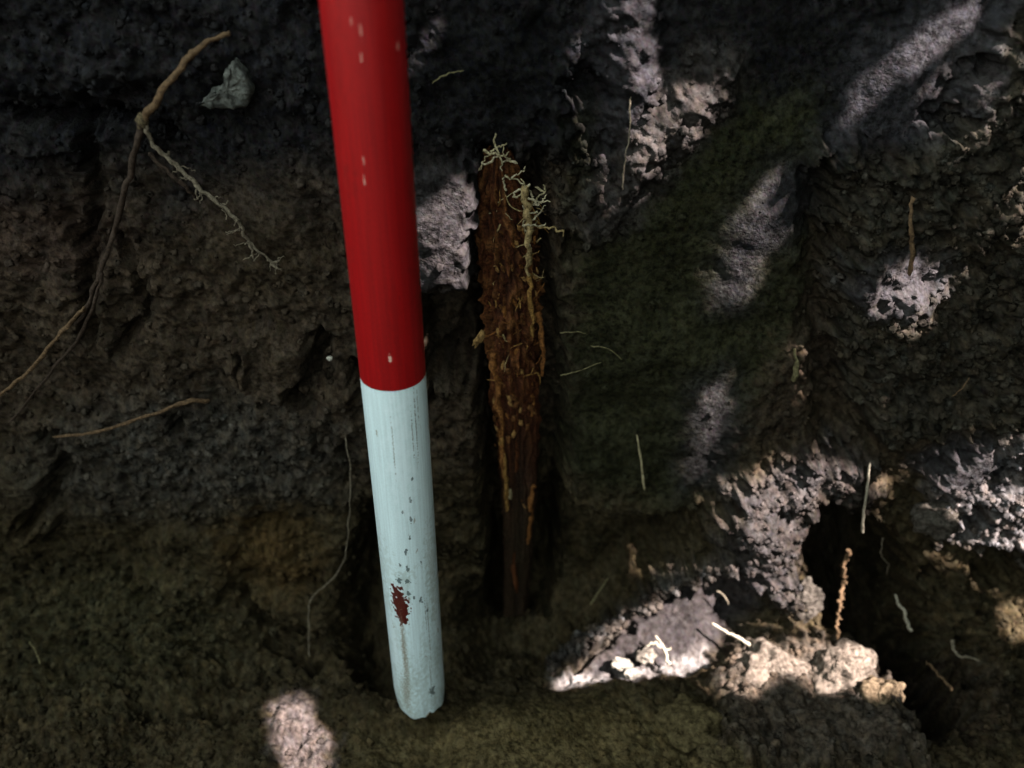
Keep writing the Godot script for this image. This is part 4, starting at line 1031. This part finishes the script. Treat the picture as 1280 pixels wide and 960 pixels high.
# ---------------------------------------------------------------- where the sun gets through
func sunlit_patches() -> void:
	lit_polys = [
		[Vector2(0.0345, 0.3906), Vector2(0.0518, 0.3906), Vector2(0.0592, 0.3561), Vector2(0.0606, 0.3192), Vector2(0.0406, 0.3192), Vector2(0.0404, 0.3561)],
		[Vector2(0.0587, 0.3365), Vector2(0.0671, 0.3529), Vector2(0.0832, 0.3545), Vector2(0.0850, 0.3382), Vector2(0.0716, 0.3255), Vector2(0.0555, 0.3138)],
		[Vector2(-0.0436, 0.2973), Vector2(-0.0287, 0.3098), Vector2(-0.0122, 0.3176), Vector2(-0.0120, 0.2859), Vector2(-0.0155, 0.2571), Vector2(-0.0461, 0.2562)],
		[Vector2(0.1425, 0.3382), Vector2(0.1445, 0.3577), Vector2(0.1727, 0.3791), Vector2(0.1822, 0.3892), Vector2(0.1926, 0.3875), Vector2(0.1734, 0.3649), Vector2(0.1570, 0.3529), Vector2(0.1489, 0.3382)],
		[Vector2(0.1664, 0.3551), Vector2(0.1799, 0.3596), Vector2(0.1941, 0.3725), Vector2(0.2002, 0.3512), Vector2(0.1978, 0.3293), Vector2(0.1741, 0.3399)],
		[Vector2(0.1012, 0.2972), Vector2(0.1142, 0.3156), Vector2(0.1328, 0.3174), Vector2(0.1353, 0.2953), Vector2(0.1186, 0.2778), Vector2(0.1155, 0.2509), Vector2(0.1009, 0.2466), Vector2(0.0967, 0.2778)],
		[Vector2(0.1502, 0.2503), Vector2(0.1652, 0.2717), Vector2(0.1806, 0.2816), Vector2(0.2005, 0.2889), Vector2(0.2057, 0.2657), Vector2(0.1964, 0.2435), Vector2(0.1671, 0.2392)],
		[Vector2(0.2166, 0.2869), Vector2(0.2099, 0.3162), Vector2(0.2192, 0.3266), Vector2(0.2325, 0.2869)],
		[Vector2(0.0977, 0.1372), Vector2(0.0956, 0.1981), Vector2(0.1050, 0.2068), Vector2(0.1106, 0.1831), Vector2(0.1097, 0.1457)],
		[Vector2(0.1126, 0.1017), Vector2(0.1130, 0.1401), Vector2(0.1342, 0.1567), Vector2(0.1651, 0.1621), Vector2(0.1844, 0.1512), Vector2(0.1696, 0.1168), Vector2(0.1582, 0.0923), Vector2(0.1584, 0.0571), Vector2(0.1366, 0.0649)],
		[Vector2(0.1925, 0.1344), Vector2(0.2016, 0.1512), Vector2(0.2138, 0.1540), Vector2(0.2114, 0.1286)],
		[Vector2(0.2340, 0.0916), Vector2(0.2208, 0.1507), Vector2(0.2261, 0.1731), Vector2(0.2468, 0.1773), Vector2(0.2756, 0.1918), Vector2(0.3149, 0.0789), Vector2(0.2790, 0.0916), Vector2(0.2619, 0.0885)],
		[Vector2(0.0227, 0.0014), Vector2(0.0470, 0.0291), Vector2(0.0895, 0.0649), Vector2(0.1201, 0.0860), Vector2(0.1419, 0.0796), Vector2(0.1394, 0.0571), Vector2(0.1222, 0.0291), Vector2(0.1112, 0.0153), Vector2(0.0679, -0.0008)],
		[Vector2(0.1395, 0.0796), Vector2(0.1480, 0.0986), Vector2(0.1663, 0.0860), Vector2(0.1796, 0.0571), Vector2(0.1861, 0.0337), Vector2(0.1777, 0.0237), Vector2(0.1584, 0.0428)],
		[Vector2(0.1258, 0.0055), Vector2(0.1384, 0.0269), Vector2(0.1691, 0.0291), Vector2(0.2032, 0.0223), Vector2(0.2035, 0.0055), Vector2(0.1802, -0.0040), Vector2(0.1647, 0.0055), Vector2(0.1360, -0.0102)],
		[Vector2(0.2035, 0.0055), Vector2(0.2158, 0.0080), Vector2(0.2184, -0.0102), Vector2(0.2033, -0.0154)],
		[Vector2(-0.1337, -0.0102), Vector2(-0.1149, -0.0040), Vector2(-0.1073, -0.0205), Vector2(-0.0969, -0.0303), Vector2(-0.0950, -0.0491), Vector2(-0.1153, -0.0558), Vector2(-0.1260, -0.0351)],
		[Vector2(0.2832, 0.0474), Vector2(0.3063, 0.0532), Vector2(0.3043, 0.0277), Vector2(0.2864, 0.0305)],
		[Vector2(-0.0369, 0.3655), Vector2(-0.0315, 0.3761), Vector2(-0.0278, 0.3761), Vector2(-0.0321, 0.3655)],
	]
	lit_spots = [[Vector3(0.1376, 0.0221, -0.0171), 0.016], [Vector3(0.1308, 0.0200, -0.0054), 0.010], [Vector3(0.1794, 0.0220, -0.0144), 0.016], [Vector3(0.1928, 0.0180, -0.0069), 0.012], [Vector3(0.1618, 0.0189, -0.0224), 0.010], [Vector3(-0.1185, 0.0120, 0.0090), 0.006], [Vector3(-0.1017, 0.0110, 0.0266), 0.006]]

func _ready() -> void:
	rng.seed = 20240
	# camera
	var cam := Camera3D.new(); cam.name = "camera"
	cam.position = Vector3(0, 0.424, 0.305); cam.rotation_degrees = Vector3(-34, 0, 0)
	cam.fov = 46.85; cam.near = 0.01; cam.far = 2000.0
	var lens := CameraAttributesPhysical.new()
	lens.frustum_focal_length = 27.7; lens.frustum_focus_distance = 0.40; lens.exposure_aperture = 5.0
	cam.attributes = lens
	add_child(cam); cam.current = true
	# sky and exposure
	var sm := ProceduralSkyMaterial.new()
	sm.sky_top_color = Color(0.68, 0.73, 0.72); sm.sky_horizon_color = Color(0.82, 0.84, 0.79); sm.sky_curve = 0.2
	sm.ground_bottom_color = Color(0.10, 0.09, 0.06); sm.ground_horizon_color = Color(0.5, 0.55, 0.5)
	sm.sun_angle_max = 8.0
	var sky := Sky.new(); sky.sky_material = sm
	var env := Environment.new()
	env.background_mode = Environment.BG_SKY; env.sky = sky
	env.background_energy_multiplier = 0.76
	env.tonemap_mode = Environment.TONE_MAPPER_LINEAR
	env.tonemap_exposure = 9.0
	env.sdfgi_enabled = true; env.ssao_enabled = true; env.ssil_enabled = true
	var we := WorldEnvironment.new(); we.environment = env; we.name = "world_environment"; add_child(we)
	# the sun, high on the right and only a little in front of the section
	var sun := DirectionalLight3D.new(); sun.name = "sun"
	sun.light_energy = 1.6; sun.light_color = Color(1.0, 0.95, 0.93); sun.light_angular_distance = 0.5
	sun.shadow_enabled = true
	sun.look_at_from_position(Vector3.ZERO, sun_dir, Vector3.UP)
	add_child(sun)
	materials()
	sunlit_patches()
	make_soil()
	make_surroundings()
	make_pole()
	make_stake()
	make_roots()
	make_lumps()
	make_foliage()
